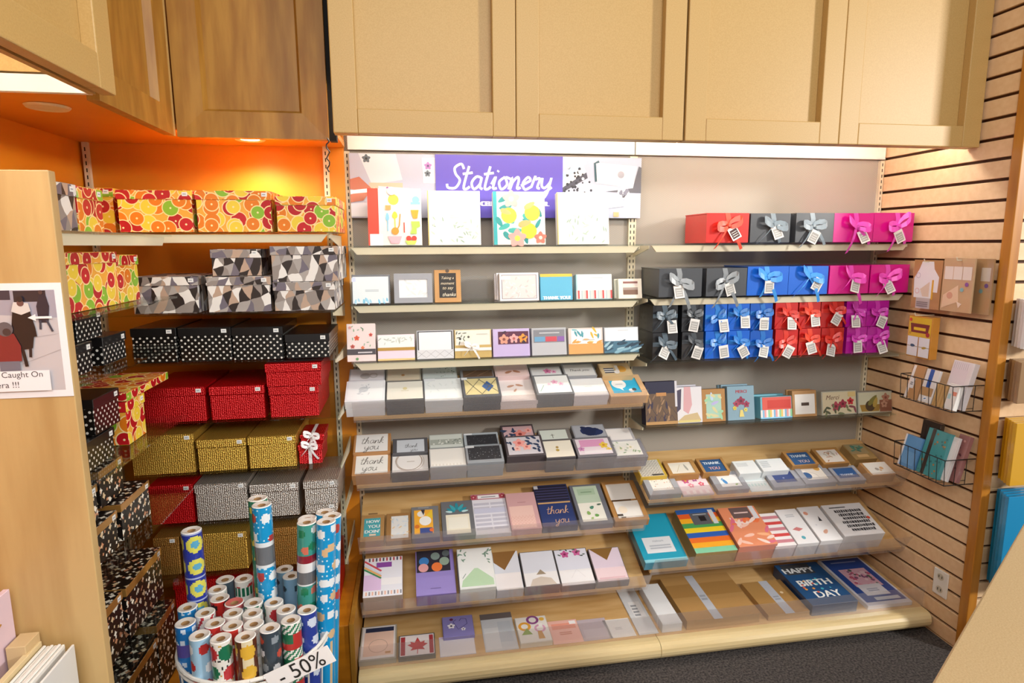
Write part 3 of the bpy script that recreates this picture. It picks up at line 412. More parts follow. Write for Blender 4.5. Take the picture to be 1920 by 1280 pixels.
 ('card_box', 'plain white card box at the right end, tray back', 'card box', 'note card boxes in the fifth tray back row', (0.8267, 2.4666, 0.8333), 24, 0.122, 0.0773, 0.07, '#b3b1b5', [('r', 0.03, 0.0, 0.9, 0.92, '#ebe7e4')], {}),
 ('hang_card', 'kraft hang card with teal HOW YOU DOIN lettering', 'notepad', 'notepads in the sixth tray', (-0.2327, 2.3479, 0.5151), 24, 0.0932, 0.1347, 0.0388, '#a9814f', [('r', 0.14, 0.17, 0.84, 0.86, '#4aa3ac'), ('t', 'HOW', 0.52, 0.73, 0.56, '#eef1ee'), ('t', 'YOU', 0.56, 0.54, 0.5, '#eef1ee'), ('t', "DOIN'", 0.5, 0.35, 0.62, '#eef1ee'), ('r', 0.38, 0.19, 0.66, 0.25, '#ecc6a8'), ('r', 0.3, 1, 0.7, 1.06, '#8a6a44')], {}),
 ('hang_card', 'kraft card with pale watercolour panel', 'notepad', 'notepads in the sixth tray', (-0.1313, 2.3518, 0.5063), 24, 0.0988, 0.1436, 0.0292, '#9b7344', [('r', 0.2, 0.08, 0.9, 0.88, '#dfdfdd'), ('w', 18, 4, ['#c5d3dd', '#e3c79c', '#cfd8e0'], 0.16, 0.06, 0.22, 0.12, 0.88, 0.85)], {}),
 ('notepad', 'grey notepad with bright orange yellow and white paper collage', 'notepad', 'notepads in the sixth tray', (-0.0289, 2.3501, 0.5101), 24, 0.1128, 0.1654, 0.0333, '#78797c', [('r', 0.1, 0.12, 0.78, 0.88, '#f0ae38'), ('c', 0.35, 0.75, 0.14, '#e9e6df'), ('p', [(0.45, 0.6), (0.75, 0.88), (0.78, 0.6)], '#e8c53a'), ('c', 0.5, 0.52, 0.22, '#f1efe9'), ('r', 0.3, 0.12, 0.75, 0.3, '#3d4f8e'), ('c', 0.2, 0.35, 0.09, '#d9762c'), ('c', 0.72, 0.22, 0.08, '#e06a2e'), ('p', [(0.35, 0.88), (0.5, 0.88), (0.45, 0.7)], '#3a3540'), ('g', 0.25, 0.94, 0.65, 0.96, 1, '#c9c9c9')], {}),
 ('notepad', 'grey notepad with teal petal fan above cream page', 'notepad', 'notepads in the sixth tray', (0.0957, 2.3523, 0.5052), 24, 0.1355, 0.1879, 0.028, '#6d6f74', [('r', 0.13, 0.06, 0.86, 0.6, '#ece6d2'), ('r', 0.2, 0.2, 0.8, 0.52, '#f0eddf'), ('l', 0.3, 0.73, 0.3, 0.11, 150, '#2b8fa0'), ('l', 0.36, 0.8, 0.3, 0.11, 125, '#3fa5b3'), ('l', 0.49, 0.83, 0.3, 0.11, 90, '#2b8fa0'), ('l', 0.62, 0.8, 0.3, 0.11, 55, '#3fa5b3'), ('l', 0.68, 0.73, 0.3, 0.11, 30, '#2b8fa0'), ('l', 0.24, 0.68, 0.22, 0.08, 170, '#bfe0e4'), ('l', 0.74, 0.68, 0.22, 0.08, 10, '#bfe0e4')], {}),
 ('notepad', 'white list pad with red flower header', 'notepad', 'notepads in the sixth tray', (0.2279, 2.3539, 0.5015), 24, 0.1501, 0.2208, 0.024, '#d9d6df', [('r', 0.02, 0.02, 0.97, 0.98, '#e4e3ec'), ('r', 0.0, 0.85, 1, 0.99, '#b5707c'), ('f', 0.08, 0.92, 0.09, '#a83a4a', '#e5a8a8'), ('f', 0.92, 0.92, 0.09, '#a83a4a', '#e5a8a8'), ('r', 0.2, 0.87, 0.82, 0.96, '#efedf0'), ('g', 0.3, 0.9, 0.72, 0.93, 1, '#77727c'), ('g', 0.06, 0.1, 0.5, 0.8, 7, '#c5c4d2'), ('g', 0.55, 0.1, 0.95, 0.8, 7, '#c5c4d2'), ('r', 0.05, 0.5, 0.95, 0.62, '#c9cbe0')], {}),
 ('notepad', 'dusty pink notepad with scallop pattern base', 'notepad', 'notepads in the sixth tray', (0.3782, 2.349, 0.5126), 24, 0.1287, 0.2022, 0.0361, '#cfa3a5', [('r', 0.05, 0.03, 0.85, 0.62, '#e9c3b9'), ('n', 0.05, 0.05, 0.85, 0.36, 7, 4, '#d9a294'), ('g', 0.36, 0.71, 0.64, 0.74, 1, '#b58688')], {}),
 ('notepad', 'navy card set with gold thank you script and black stripes', 'notepad', 'notepads in the sixth tray', (0.5093, 2.3487, 0.5133), 24, 0.1523, 0.2361, 0.0368, '#2c3358', [('r', 0.02, 0.02, 0.96, 0.52, '#28396e'), ('hs', 0.02, 0.6, 0.96, 0.96, 11, ['#1f1d30', '#3a3a5e']), ('r', 0.02, 0.53, 0.96, 0.565, '#c9a070'), ('S', 'thank', 0.52, 0.36, 0.62, '#e0b08a'), ('S', 'you', 0.58, 0.14, 0.4, '#e0b08a'), ('r', 0.0, 0.9, 0.12, 0.98, '#c9cbd2')], {}),
 ('notepad', 'grey notepad with pale green panel and eucalyptus leaves', 'notepad', 'notepads in the sixth tray', (0.6731, 2.3506, 0.5089), 24, 0.1435, 0.2277, 0.032, '#6f727c', [('r', 0.1, 0.07, 0.85, 0.95, '#eceade'), ('r', 0.1, 0.52, 0.85, 0.95, '#bccfb9'), ('r', 0.2, 0.72, 0.75, 0.88, '#a9c2a6'), ('g', 0.3, 0.78, 0.65, 0.82, 1, '#7f9a7d'), ('l', 0.5, 0.4, 0.15, 0.11, 40, '#4f8a74'), ('l', 0.35, 0.27, 0.15, 0.11, 100, '#8fb56a'), ('l', 0.58, 0.2, 0.13, 0.11, 0, '#6fa557'), ('l', 0.75, 0.46, 0.14, 0.07, 10, '#5a6f60'), ('l', 0.42, 0.14, 0.1, 0.07, 60, '#a5c47f')], {}),
 ('framed_card_pair', 'kraft framed card pair at the right end of sixth tray', 'notepad', 'notepads in the sixth tray', (0.8236, 2.3502, 0.5099), 24, 0.1526, 0.229, 0.0331, '#a9793f', [('r', 0.1, 0.53, 0.86, 0.94, '#e9e6e1'), ('r', 0.14, 0.08, 0.88, 0.49, '#ece9e4'), ('r', 0.12, 0.49, 0.7, 0.53, '#5a3f26'), ('c', 0.35, 0.28, 0.13, '#efe2cf'), ('r', 0.14, 0.13, 0.3, 0.18, '#4a3f38'), ('r', 0.22, 0.07, 0.36, 0.11, '#6a5a4c')], {'fm': (0.1, 0.07, 0.88, 0.94, '#b5854c')}),
 ('striped_notepad', 'white notepad with rainbow corner stripes and dashed edges', 'stationery set', 'letter papers in the seventh tray', (-0.2243, 2.2783, 0.3151), 24, 0.1525, 0.1836, 0.087, '#b3a193', [('r', 0.0, 0.0, 1, 1, '#e6e6ee'), ('r', 0, 0.28, 0.98, 0.45, '#f0eef0'), ('vs', 0.02, 0.04, 0.98, 0.13, 24, ['#ece9ea', '#e6b5a0', '#ece9ea', '#8f8c96']), ('vs', 0.06, 0.9, 0.98, 0.99, 20, ['#ece9ea', '#55556a', '#ece9ea', '#b5505a']), ('r', 0, 0.16, 0.45, 0.55, '#dcbfe2'), ('s', [(0, 0.92), (0.45, 0.64)], 0.05, '#d0505a'), ('s', [(0, 0.84), (0.45, 0.56)], 0.05, '#d7dbe4'), ('s', [(0, 0.76), (0.45, 0.5)], 0.05, '#e5b06a'), ('s', [(0, 0.7), (0.45, 0.45)], 0.04, '#3d8f55'), ('r', 0.32, 0.73, 0.72, 0.86, '#8a4aa0')], {}),
 ('purple_letter_set', 'purple letter set with knitting wool photo panel', 'stationery set', 'letter papers in the seventh tray', (-0.0179, 2.2863, 0.297), 24, 0.1594, 0.2147, 0.0672, '#8a78bd', [('r', 0.0, 0.0, 1, 0.5, '#9686c9'), ('r', 0.03, 0.5, 0.9, 1, '#2f2b38'), ('c', 0.22, 0.75, 0.13, '#3f7fc0'), ('c', 0.2, 0.6, 0.13, '#e0a0a0'), ('c', 0.55, 0.6, 0.14, '#ea7a3c'), ('c', 0.75, 0.72, 0.13, '#8fa594'), ('c', 0.52, 0.85, 0.12, '#7d8f8a'), ('c', 0.8, 0.9, 0.1, '#5a6468'), ('g', 0.36, 0.12, 0.62, 0.15, 1, '#77669f')], {}),
 ('letter_set', 'white letter set with sage envelope flap and olive sprigs', 'stationery set', 'letter papers in the seventh tray', (0.1558, 2.2801, 0.311), 24, 0.1477, 0.1969, 0.0825, '#dfe2de', [('r', 0.02, 0.02, 0.98, 0.98, '#e9ebea'), ('p', [(0.05, 0.05), (0.95, 0.05), (0.95, 0.2), (0.55, 0.48), (0.45, 0.48), (0.1, 0.2)], '#b5d3b0'), ('w', 8, 3, ['#6f8f7d', '#8fa596'], 0.14, 0.04, 0.03, 0.6, 0.25, 0.97), ('w', 8, 5, ['#6f8f7d', '#8fa596'], 0.14, 0.04, 0.75, 0.6, 0.97, 0.97), ('s', [(0.1, 0.25), (0.2, 0.36)], 0.015, '#5d7d6c')], {}),
 ('letter_set', 'white letter set with brown notched envelope top', 'stationery set', 'letter papers in the seventh tray', (0.307, 2.2921, 0.2841), 24, 0.1113, 0.1868, 0.0531, '#cdd0da', [('r', 0.02, 0.0, 0.98, 1, '#dde0ea'), ('r', 0.0, 0.0, 0.98, 0.42, '#ece7e8'), ('p', [(0.02, 0.72), (0.4, 0.5), (0.95, 1), (0.02, 1)], '#8a6233')], {}),
 ('letter_set', 'white letter set with small tan arch at the base', 'stationery set', 'letter papers in the seventh tray', (0.4237, 2.2914, 0.2856), 24, 0.1496, 0.1747, 0.0547, '#5a5658', [('r', 0.03, 0.02, 0.98, 0.98, '#dcdfea'), ('r', 0.03, 0.02, 0.98, 0.38, '#ecebec'), ('p', [(0.38, 0.32), (0.66, 0.32), (0.52, 0.46)], '#9a8a74'), ('p', [(0.15, 0.02), (0.9, 0.02), (0.78, 0.2), (0.5, 0.26), (0.25, 0.2)], '#cfc4b8')], {}),
 ('letter_set', 'white letter set with magenta blossoms across the top', 'stationery set', 'letter papers in the seventh tray', (0.5788, 2.2987, 0.2691), 24, 0.1495, 0.1858, 0.0367, '#55504f', [('r', 0.03, 0.02, 0.98, 0.98, '#dfe1ee'), ('r', 0.03, 0.02, 0.98, 0.42, '#efeef0'), ('f', 0.32, 0.85, 0.13, '#c45a96', '#8a2a5a'), ('f', 0.68, 0.88, 0.13, '#cf6aa2', '#8a2a5a'), ('w', 8, 4, ['#3d4a42', '#55665a'], 0.1, 0.04, 0.05, 0.75, 0.97, 0.98), ('s', [(0.35, 0.2), (0.55, 0.42), (0.75, 0.2)], 0.008, '#d5d2d8')], {}),
 ('letter_set', 'blush letter set with deep brown notched top', 'stationery set', 'letter papers in the seventh tray', (0.7336, 2.2971, 0.2729), 24, 0.141, 0.1722, 0.0408, '#6a5f60', [('r', 0.03, 0.02, 0.98, 0.98, '#e2d2e2'), ('r', 0.03, 0.02, 0.98, 0.4, '#e8d0d6'), ('p', [(0.05, 0.98), (0.5, 0.62), (0.8, 0.98)], '#8a6530'), ('g', 0.1, 0.08, 0.9, 0.16, 1, '#dbb8bf')], {}),
 ('card_box', 'peach card box with navy bar and wreath, left deck end', 'card pack', 'card packs on the left base deck', (-0.2409, 2.1769, 0.1187), 5, 0.1396, 0.1892, 0.0245, '#b0aa9c', [('r', 0.04, 0.03, 0.96, 0.97, '#e9e4e4'), ('r', 0.1, 0.1, 0.92, 0.8, '#eecbb8'), ('r', 0.12, 0.8, 0.92, 0.93, '#2f3550'), ('o', 0.5, 0.38, 0.26, 0.012, '#a9917f'), ('r', 0.7, 0.14, 0.85, 0.2, '#c9986a')], {}),
 ('card_box', 'card box with red maple leaf flag', 'card pack', 'card packs on the left base deck', (-0.0926, 2.1773, 0.1137), 5, 0.1425, 0.1228, 0.0194, '#66625c', [('r', 0.04, 0.05, 0.97, 0.95, '#eae3e3'), ('r', 0.06, 0.08, 0.18, 0.9, '#a83238'), ('r', 0.84, 0.08, 0.95, 0.9, '#a83238'), ('p', [(0.52, 0.1), (0.53, 0.3), (0.72, 0.26), (0.66, 0.38), (0.8, 0.52), (0.7, 0.56), (0.72, 0.66), (0.6, 0.6), (0.52, 0.84), (0.44, 0.6), (0.32, 0.66), (0.34, 0.56), (0.24, 0.52), (0.38, 0.38), (0.32, 0.26), (0.51, 0.3), (0.5, 0.1)], '#c23a3a')], {}),
 ('notepad', 'white notepad lying in front of violet heart card', 'card pack', 'card packs on the left base deck', (0.0662, 2.1787, 0.0973), 5, 0.1412, 0.108, 0.003, '#c9c3c9', [('r', 0.01, 0.02, 0.99, 0.98, '#e9e6e9'), ('r', 0, 0.9, 1, 1, '#dcc9e6')], {}),
 ('greeting_card', 'violet card with daisy heart', 'card pack', 'card packs on the left base deck', (0.0839, 2.2641, 0.1219), 5, 0.1266, 0.1191, 0.02, '#7f77b8', [('r', 0.02, 0.02, 0.98, 0.98, '#8d86c4'), ('f', 0.28, 0.5, 0.13, '#f2eff4', '#3a3550'), ('f', 0.66, 0.3, 0.08, '#efecf2', '#3a3550'), ('s', [(0.45, 0.8), (0.35, 0.7), (0.5, 0.3), (0.8, 0.55), (0.78, 0.8), (0.62, 0.85), (0.55, 0.72)], 0.02, '#4a4580'), ('c', 0.3, 0.82, 0.06, '#6a2a58')], {}),
 ('notepad', 'pale grey notepad with dark top binding', 'card pack', 'card packs on the left base deck', (0.2438, 2.1787, 0.0973), 5, 0.1341, 0.2194, 0.003, '#c5c6c8', [('r', 0.02, 0.02, 0.98, 0.98, '#cfd3d8'), ('r', 0, 0.84, 1, 1, '#6f6664'), ('r', 0.05, 0.05, 0.5, 0.6, '#dcdfe2'), ('r', 0.5, 0.2, 0.9, 0.75, '#c3cad2')], {}),
 ('card_pack', 'white card pack with colourful abstract arches', 'card pack', 'card packs on the left base deck', (0.3835, 2.177, 0.1176), 5, 0.13, 0.151, 0.0233, '#ddd9cc', [('r', 0.02, 0.02, 0.98, 0.98, '#e9e7e2'), ('o', 0.25, 0.62, 0.2, 0.09, '#e5a53a'), ('p', [(0.1, 0.3), (0.45, 0.3), (0.3, 0.55)], '#8aa552'), ('o', 0.55, 0.85, 0.2, 0.08, '#8a4a86'), ('o', 0.72, 0.5, 0.18, 0.07, '#d9a0c0'), ('p', [(0.6, 0.1), (0.8, 0.1), (0.75, 0.4), (0.62, 0.4)], '#c99a5a'), ('c', 0.85, 0.85, 0.08, '#e3b54a'), ('r', 0.7, 0.55, 0.82, 0.68, '#f2f0ee')], {}),
 ('card_pack', 'peach pink card pack with white price sticker', 'card pack', 'card packs on the left base deck', (0.5188, 2.1787, 0.0973), 5, 0.1253, 0.1349, 0.003, '#e0b5aa', [('r', 0.02, 0.02, 0.98, 0.98, '#eab8ac'), ('r', 0.1, 0.6, 0.9, 0.85, '#e59a86'), ('g', 0.3, 0.35, 0.7, 0.5, 2, '#c98a7a'), ('r', 0.72, 0.78, 0.94, 0.93, '#f0eeee')], {}),
 ('card_pack', 'lilac grey envelope pack beside peach card pack', 'card pack', 'card packs on the left base deck', (0.6435, 2.1787, 0.0973), 5, 0.1232, 0.1249, 0.003, '#b3a8b0', [('r', 0.02, 0.02, 0.98, 0.98, '#b9adb5'), ('r', 0.1, 0.1, 0.9, 0.5, '#c3b9c0')], {}),
 ('card_pack', 'small plain white envelope pack on the base deck', 'card pack', 'card packs on the left base deck', (0.7491, 2.1787, 0.0973), 5, 0.1162, 0.1085, 0.003, '#d9d8d6', [('r', 0.02, 0.02, 0.98, 0.98, '#e4e3e1'), ('g', 0.35, 0.4, 0.6, 0.55, 2, '#c5c4c4')], {}),
 ('envelope_pack', 'long pale grey envelope pack with printed label', 'card pack', 'card packs on the left base deck', (0.876, 2.1787, 0.0973), 5, 0.085, 0.3268, 0.003, '#c3c7cb', [('r', 0.02, 0.02, 0.98, 0.98, '#d5d9dd'), ('r', 0.25, 0.3, 0.85, 0.62, '#e6e7e8'), ('g', 0.3, 0.34, 0.6, 0.58, 4, '#9a9da2')], {}),
 ('envelope_pack', 'white envelope pack edge beside large kraft envelopes', 'stationery pack', 'large packs on the right base deck', (0.9734, 2.1754, 0.135), 5, 0.0866, 0.2624, 0.0408, '#d3d6d9', [('r', 0.02, 0.02, 0.98, 0.98, '#dfe2e5')], {}),
 ('kraft_envelope_pack', 'large kraft envelope pack with grey label strip in cellophane', 'stationery pack', 'large packs on the right base deck', (1.0802, 2.1752, 0.1378), 5, 0.3271, 0.2879, 0.0436, '#a98550', [('r', 0.0, 0.0, 1, 1, '#b08a55'), ('r', 0.0, 0.5, 1, 0.8, '#a27c48'), ('r', 0.36, -0.02, 0.48, 1.0, '#b9bfc9'), ('g', 0.38, 0.4, 0.46, 0.55, 2, '#9aa0ab')], {'gloss': 1}),
 ('kraft_envelope_pack', 'small kraft envelope pack with grey label strip', 'stationery pack', 'large packs on the right base deck', (1.4472, 2.1766, 0.1213), 5, 0.1929, 0.2223, 0.027, '#a98550', [('r', 0.0, 0.0, 1, 1, '#ae8750'), ('r', 0.42, 0.0, 0.64, 1, '#b9bfca'), ('g', 0.46, 0.4, 0.6, 0.55, 2, '#9aa0ab'), ('c', 0.75, 0.6, 0.04, '#e6cfa8')], {'gloss': 1}),
 ('gift_bag', 'dark blue gift bag lettered HAPPY BIRTHDAY', 'stationery pack', 'large packs on the right base deck', (1.6494, 2.1744, 0.1468), 5, 0.216, 0.2909, 0.0526, '#23406a', [('r', 0.0, 0.0, 1, 1, '#24507f'), ('r', 0.1, 0.72, 0.75, 0.98, '#44484e'), ('t', 'HAPPY', 0.42, 0.82, 0.7, '#e6ebee'), ('t', 'BIRTH', 0.5, 0.5, 0.72, '#eef0ee'), ('t', 'DAY', 0.55, 0.22, 0.55, '#eef0ee'), ('d', 12, 3, ['#e8a04a', '#4ab0c8', '#e66a4a'], 0.03, 0.15, 0.15, 0.9, 0.62)], {'gloss': 1}),
 ('gift_bag', 'royal blue gift bag with pink rose panel and white border', 'stationery pack', 'large packs on the right base deck', (1.9193, 2.1773, 0.1136), 5, 0.219, 0.3455, 0.0194, '#d9dbe6', [('r', 0.05, 0.06, 0.95, 0.97, '#2b4f9e'), ('r', 0.2, 0.36, 0.82, 0.74, '#e3b5c6'), ('d', 40, 5, ['#c9607f', '#e2a0b5', '#8a5a80', '#f0d5dc', '#5a7060'], 0.04, 0.22, 0.38, 0.8, 0.72), ('r', 0.22, 0.18, 0.75, 0.4, '#e3e4ee'), ('g', 0.35, 0.26, 0.6, 0.33, 2, '#aab0c4'), ('g', 0.2, 0.88, 0.8, 0.92, 1, '#8f9cc9'), ('r', 0.3, 0.08, 0.85, 0.14, '#cfd8e8')], {'gloss': 1}),
 ('window_card_box', 'silver window card box with dotted berry card', 'card box', 'window card boxes in the right upper tray front row', (0.9726, 2.3445, 0.6193), 22, 0.1441, 0.1204, 0.0246, '#93969c', [('r', 0.17, 0.2, 0.84, 0.82, '#efebe4'), ('d', 14, 3, ['#c9a27a', '#77706a', '#d9b0a0'], 0.02, 0.2, 0.3, 0.8, 0.75)], {'fm': (0.17, 0.2, 0.84, 0.82, '#a5a8ae')}),
 ('card_box', 'pink and purple blossom card box between two silver boxes', 'card box', 'window card boxes in the right upper tray front row', (1.1264, 2.3491, 0.608), 22, 0.1425, 0.1186, 0.0124, '#d6c3c9', [('r', 0.03, 0.2, 0.97, 0.97, '#efdde2'), ('f', 0.3, 0.7, 0.12, '#c45a8a', '#e9b04a'), ('f', 0.6, 0.75, 0.1, '#a85a96', '#efc9d6'), ('f', 0.75, 0.5, 0.1, '#d9607a', '#f2d5c9'), ('f', 0.4, 0.45, 0.1, '#e38aa0', '#f4e0d0'), ('vs', 0.03, 0.03, 0.97, 0.2, 9, ['#eacdd3', '#f2e6e8'])], {}),
 ('window_card_box', 'silver window card box with blue bird sprig card', 'card box', 'window card boxes in the right upper tray front row', (1.283, 2.3457, 0.6162), 22, 0.149, 0.1124, 0.0213, '#8d9097', [('r', 0.2, 0.18, 0.85, 0.84, '#eeeeee'), ('l', 0.38, 0.5, 0.24, 0.11, 110, '#4a8cc9'), ('l', 0.34, 0.62, 0.12, 0.07, 60, '#7fb0dc'), ('l', 0.7, 0.3, 0.1, 0.05, 20, '#8fb55a')], {'fm': (0.2, 0.18, 0.85, 0.84, '#9da0a7')}),
 ('card_box', 'white mint lettered card pack between silver window boxes', 'card box', 'window card boxes in the right upper tray front row', (1.4442, 2.3521, 0.6004), 22, 0.1018, 0.1104, 0.0042, '#d5e0e0', [('r', 0.03, 0.03, 0.97, 0.97, '#e3eaea'), ('vs', 0.05, 0.28, 0.95, 0.42, 12, ['#bfdcd9', '#e3eaea']), ('g', 0.1, 0.6, 0.9, 0.85, 3, '#d0dadb')], {}),
 ('window_card_box', 'silver window card box with plain navy card', 'card box', 'window card boxes in the right upper tray front row', (1.55, 2.3475, 0.612), 22, 0.1506, 0.1161, 0.0167, '#8f929b', [('r', 0.17, 0.22, 0.84, 0.82, '#38497f'), ('c', 0.5, 0.48, 0.03, '#8a94b8')], {'fm': (0.17, 0.22, 0.84, 0.82, '#a0a3ac')}),
 ('window_card_box', 'silver window card box with blue circle and gold arc', 'card box', 'window card boxes in the right upper tray front row', (1.7003, 2.3453, 0.6174), 22, 0.1539, 0.1182, 0.0226, '#8f929b', [('r', 0.17, 0.2, 0.84, 0.84, '#ece8e0'), ('c', 0.25, 0.45, 0.14, '#3a6398'), ('c', 0.7, 0.8, 0.1, '#dfae5a'), ('s', [(0.3, 0.7), (0.55, 0.5), (0.6, 0.3)], 0.012, '#b9b3a8')], {'fm': (0.17, 0.2, 0.84, 0.84, '#a0a3ac')}),
 ('window_card_box', 'silver window card box with blue thank you card', 'card box', 'window card boxes in the right upper tray front row', (1.866, 2.3458, 0.616), 22, 0.1336, 0.0963, 0.021, '#9396a0', [('r', 0.12, 0.22, 0.88, 0.88, '#2d5a94'), ('t', 'THANK', 0.5, 0.45, 0.5, '#c5d2e4')], {'fm': (0.12, 0.22, 0.88, 0.88, '#a3a6b0')}),
 ('card_box', 'kraft card box with white animal sketch card at tray end', 'card box', 'window card boxes in the right upper tray front row', (2.0134, 2.3359, 0.6407), 22, 0.1276, 0.086, 0.0477, '#b58a5a', [('r', 0.1, 0.06, 1, 0.95, '#ecebe6'), ('c', 0.45, 0.45, 0.07, '#a5a09a'), ('c', 0.65, 0.5, 0.07, '#d5a878'), ('c', 0.55, 0.35, 0.05, '#d9bfa0')], {}),
 ('greeting_card_pack', 'black and white geometric card pack with gold edge', 'card box', 'card boxes in the right upper tray back row', (0.9607, 2.4216, 0.6725), 22, 0.1224, 0.1098, 0.045, '#c9a83c', [('r', 0.04, 0.03, 0.9, 0.96, '#d9d3c6'), ('n', 0.05, 0.05, 0.88, 0.94, 7, 7, '#4a443e'), ('r', 0.45, 0.05, 0.88, 0.14, '#4f4a42')], {}),
 ('card_box', 'kraft card box with white feather card at the tray back', 'card box', 'card boxes in the right upper tray back row', (1.0907, 2.419, 0.6714), 22, 0.1426, 0.092, 0.045, '#a87c44', [('r', 0.13, 0.08, 0.88, 0.86, '#e6e0d2'), ('l', 0.66, 0.5, 0.3, 0.07, 100, '#a9a69c'), ('s', [(0.3, 0.2), (0.5, 0.7)], 0.012, '#c5b58a')], {'fm': (0.13, 0.08, 0.88, 0.86, '#b5884e')}),
 ('card_box', 'left kraft card box with navy THANK YOU card', 'card box', 'card boxes in the right upper tray back row', (1.2503, 2.4201, 0.6719), 22, 0.1276, 0.093, 0.045, '#a87c44', [('r', 0.1, 0.03, 0.9, 0.9, '#2c5788'), ('t', 'THANK', 0.5, 0.66, 0.62, '#d5e0ea'), ('t', 'YOU', 0.5, 0.3, 0.4, '#e0a8a0')], {'fm': (0.1, 0.03, 0.9, 0.9, '#b5884e')}),
 ('card_pack', 'white lined card pack left of pale label pack', 'card box', 'card boxes in the right upper tray back row', (1.4144, 2.4023, 0.6647), 22, 0.1059, 0.083, 0.045, '#d3d8da', [('r', 0.02, 0.02, 0.98, 0.98, '#e2e6e7'), ('g', 0.1, 0.55, 0.6, 0.85, 3, '#c3c9cc')], {}),
 ('card_pack', 'pale card pack with printed label lines', 'card box', 'card boxes in the right upper tray back row', (1.5309, 2.4075, 0.6668), 22, 0.1274, 0.079, 0.045, '#d3d8da', [('r', 0.02, 0.02, 0.98, 0.98, '#e0e4e6'), ('g', 0.08, 0.3, 0.4, 0.85, 4, '#b9c0c6')], {}),
 ('card_box', 'right kraft card box with navy THANK YOU card', 'card box', 'card boxes in the right upper tray back row', (1.6846, 2.4263, 0.6743), 22, 0.1328, 0.0958, 0.045, '#a87c44', [('r', 0.1, 0.03, 0.9, 0.9, '#2f5a8e'), ('t', 'THANK', 0.5, 0.66, 0.62, '#d5e0ea'), ('t', 'YOU', 0.55, 0.28, 0.4, '#d9c0c4')], {'fm': (0.1, 0.03, 0.9, 0.9, '#b5884e')}),
 ('card_box', 'kraft card box with white meadow flower card', 'card box', 'card boxes in the right upper tray back row', (1.8387, 2.4206, 0.672), 22, 0.1307, 0.1085, 0.045, '#a37840', [('r', 0.12, 0.1, 0.9, 0.9, '#e6dfd8'), ('w', 12, 3, ['#b58a6a', '#a9a08c', '#c9a0a0'], 0.16, 0.04, 0.15, 0.2, 0.85, 0.8)], {'fm': (0.12, 0.1, 0.9, 0.9, '#b08248')}),
 ('card_pack', 'kraft card pack with green succulent in cellophane', 'card box', 'card boxes in the right upper tray back row', (2.0167, 2.4396, 0.6797), 22, 0.1144, 0.1069, 0.045, '#9d8050', [('r', 0.05, 0.35, 0.85, 0.98, '#a3906a'), ('w', 14, 6, ['#4f8a78', '#6fa08c', '#3d7465'], 0.22, 0.08, 0.2, 0.5, 0.75, 0.9), ('r', 0.2, 0.12, 0.7, 0.3, '#c9a574')], {'gloss': 1}),
 ('envelope_pack', 'bright teal envelope pack with white product label', 'stationery pack', 'gift bags and papers in the right lower tray', (0.9427, 2.2974, 0.34), 22, 0.1925, 0.2663, 0.0436, '#1f8fae', [('r', 0.0, 0.0, 1, 1, '#22a0bf'), ('r', 0.14, 0.18, 0.82, 0.5, '#dfe3e8'), ('t', 'Hallmark', 0.5, 0.42, 0.26, '#9aa3ad'), ('g', 0.25, 0.26, 0.75, 0.36, 2, '#b9bfc8'), ('r', 0, 0, 1, 0.06, '#8fd3e2')], {'gloss': 1}),
 ('gift_bag', 'rainbow striped gift bag with dark label and silver clip', 'stationery pack', 'gift bags and papers in the right lower tray', (1.1643, 2.285, 0.3707), 22, 0.1901, 0.2465, 0.0768, '#a08a5a', [('hs', 0.0, 0.0, 1, 1, 9, ['#7fc9a4', '#f0ab2c', '#e5702c', '#2c62b8', '#f0d12f', '#4aa05a', '#f0b02c', '#e0602c', '#3060a8']), ('r', 0.3, 0.62, 0.78, 0.9, '#5d6066'), ('r', 0.5, 0.7, 0.66, 0.82, '#26262a'), ('r', 0.8, 0.62, 0.92, 0.96, '#cfd4da'), ('g', 0.38, 0.85, 0.72, 0.88, 1, '#b9bdc2')], {'gloss': 1}),
 ('gift_bag', 'orange and pink foliage gift bag', 'stationery pack', 'gift bags and papers in the right lower tray', (1.361, 2.2827, 0.384), 22, 0.1807, 0.2239, 0.09, '#d38a78', [('r', 0.0, 0.0, 1, 1, '#e2906a'), ('w', 26, 5, ['#f0d9d0', '#d9708a', '#f2b58a', '#e8784a', '#6a4a44', '#efc4b4'], 0.3, 0.09, 0.03, 0.03, 0.97, 0.7), ('r', 0.28, 0.7, 0.8, 0.98, '#6a5a5a'), ('g', 0.36, 0.82, 0.74, 0.88, 1, '#e0c4c0'), ('r', 0.82, 0.66, 0.95, 1, '#d9dce2')], {'gloss': 1}),
 ('card_pack', 'red pink and white striped card pack', 'stationery pack', 'gift bags and papers in the right lower tray', (1.5344, 2.2855, 0.3694), 22, 0.0987, 0.1875, 0.0754, '#ded6da', [('hs', 0, 0, 1, 1, 11, ['#e9e6e6', '#c9848f', '#ecebec', '#cf4a48'])], {}),
 ('sticker_sheet', 'white sticker sheet with small diamond next to striped pack', 'stationery pack', 'gift bags and papers in the right lower tray', (1.6383, 2.2844, 0.3722), 22, 0.104, 0.2015, 0.0784, '#dcdcde', [('r', 0.01, 0.01, 0.99, 0.99, '#e6e6e8'), ('p', [(0.2, 0.4), (0.45, 0.46), (0.7, 0.4), (0.45, 0.34)], '#c97a7a'), ('c', 0.45, 0.16, 0.09, '#58a8b8'), ('g', 0.3, 0.75, 0.7, 0.85, 2, '#c3c5ca')], {}),
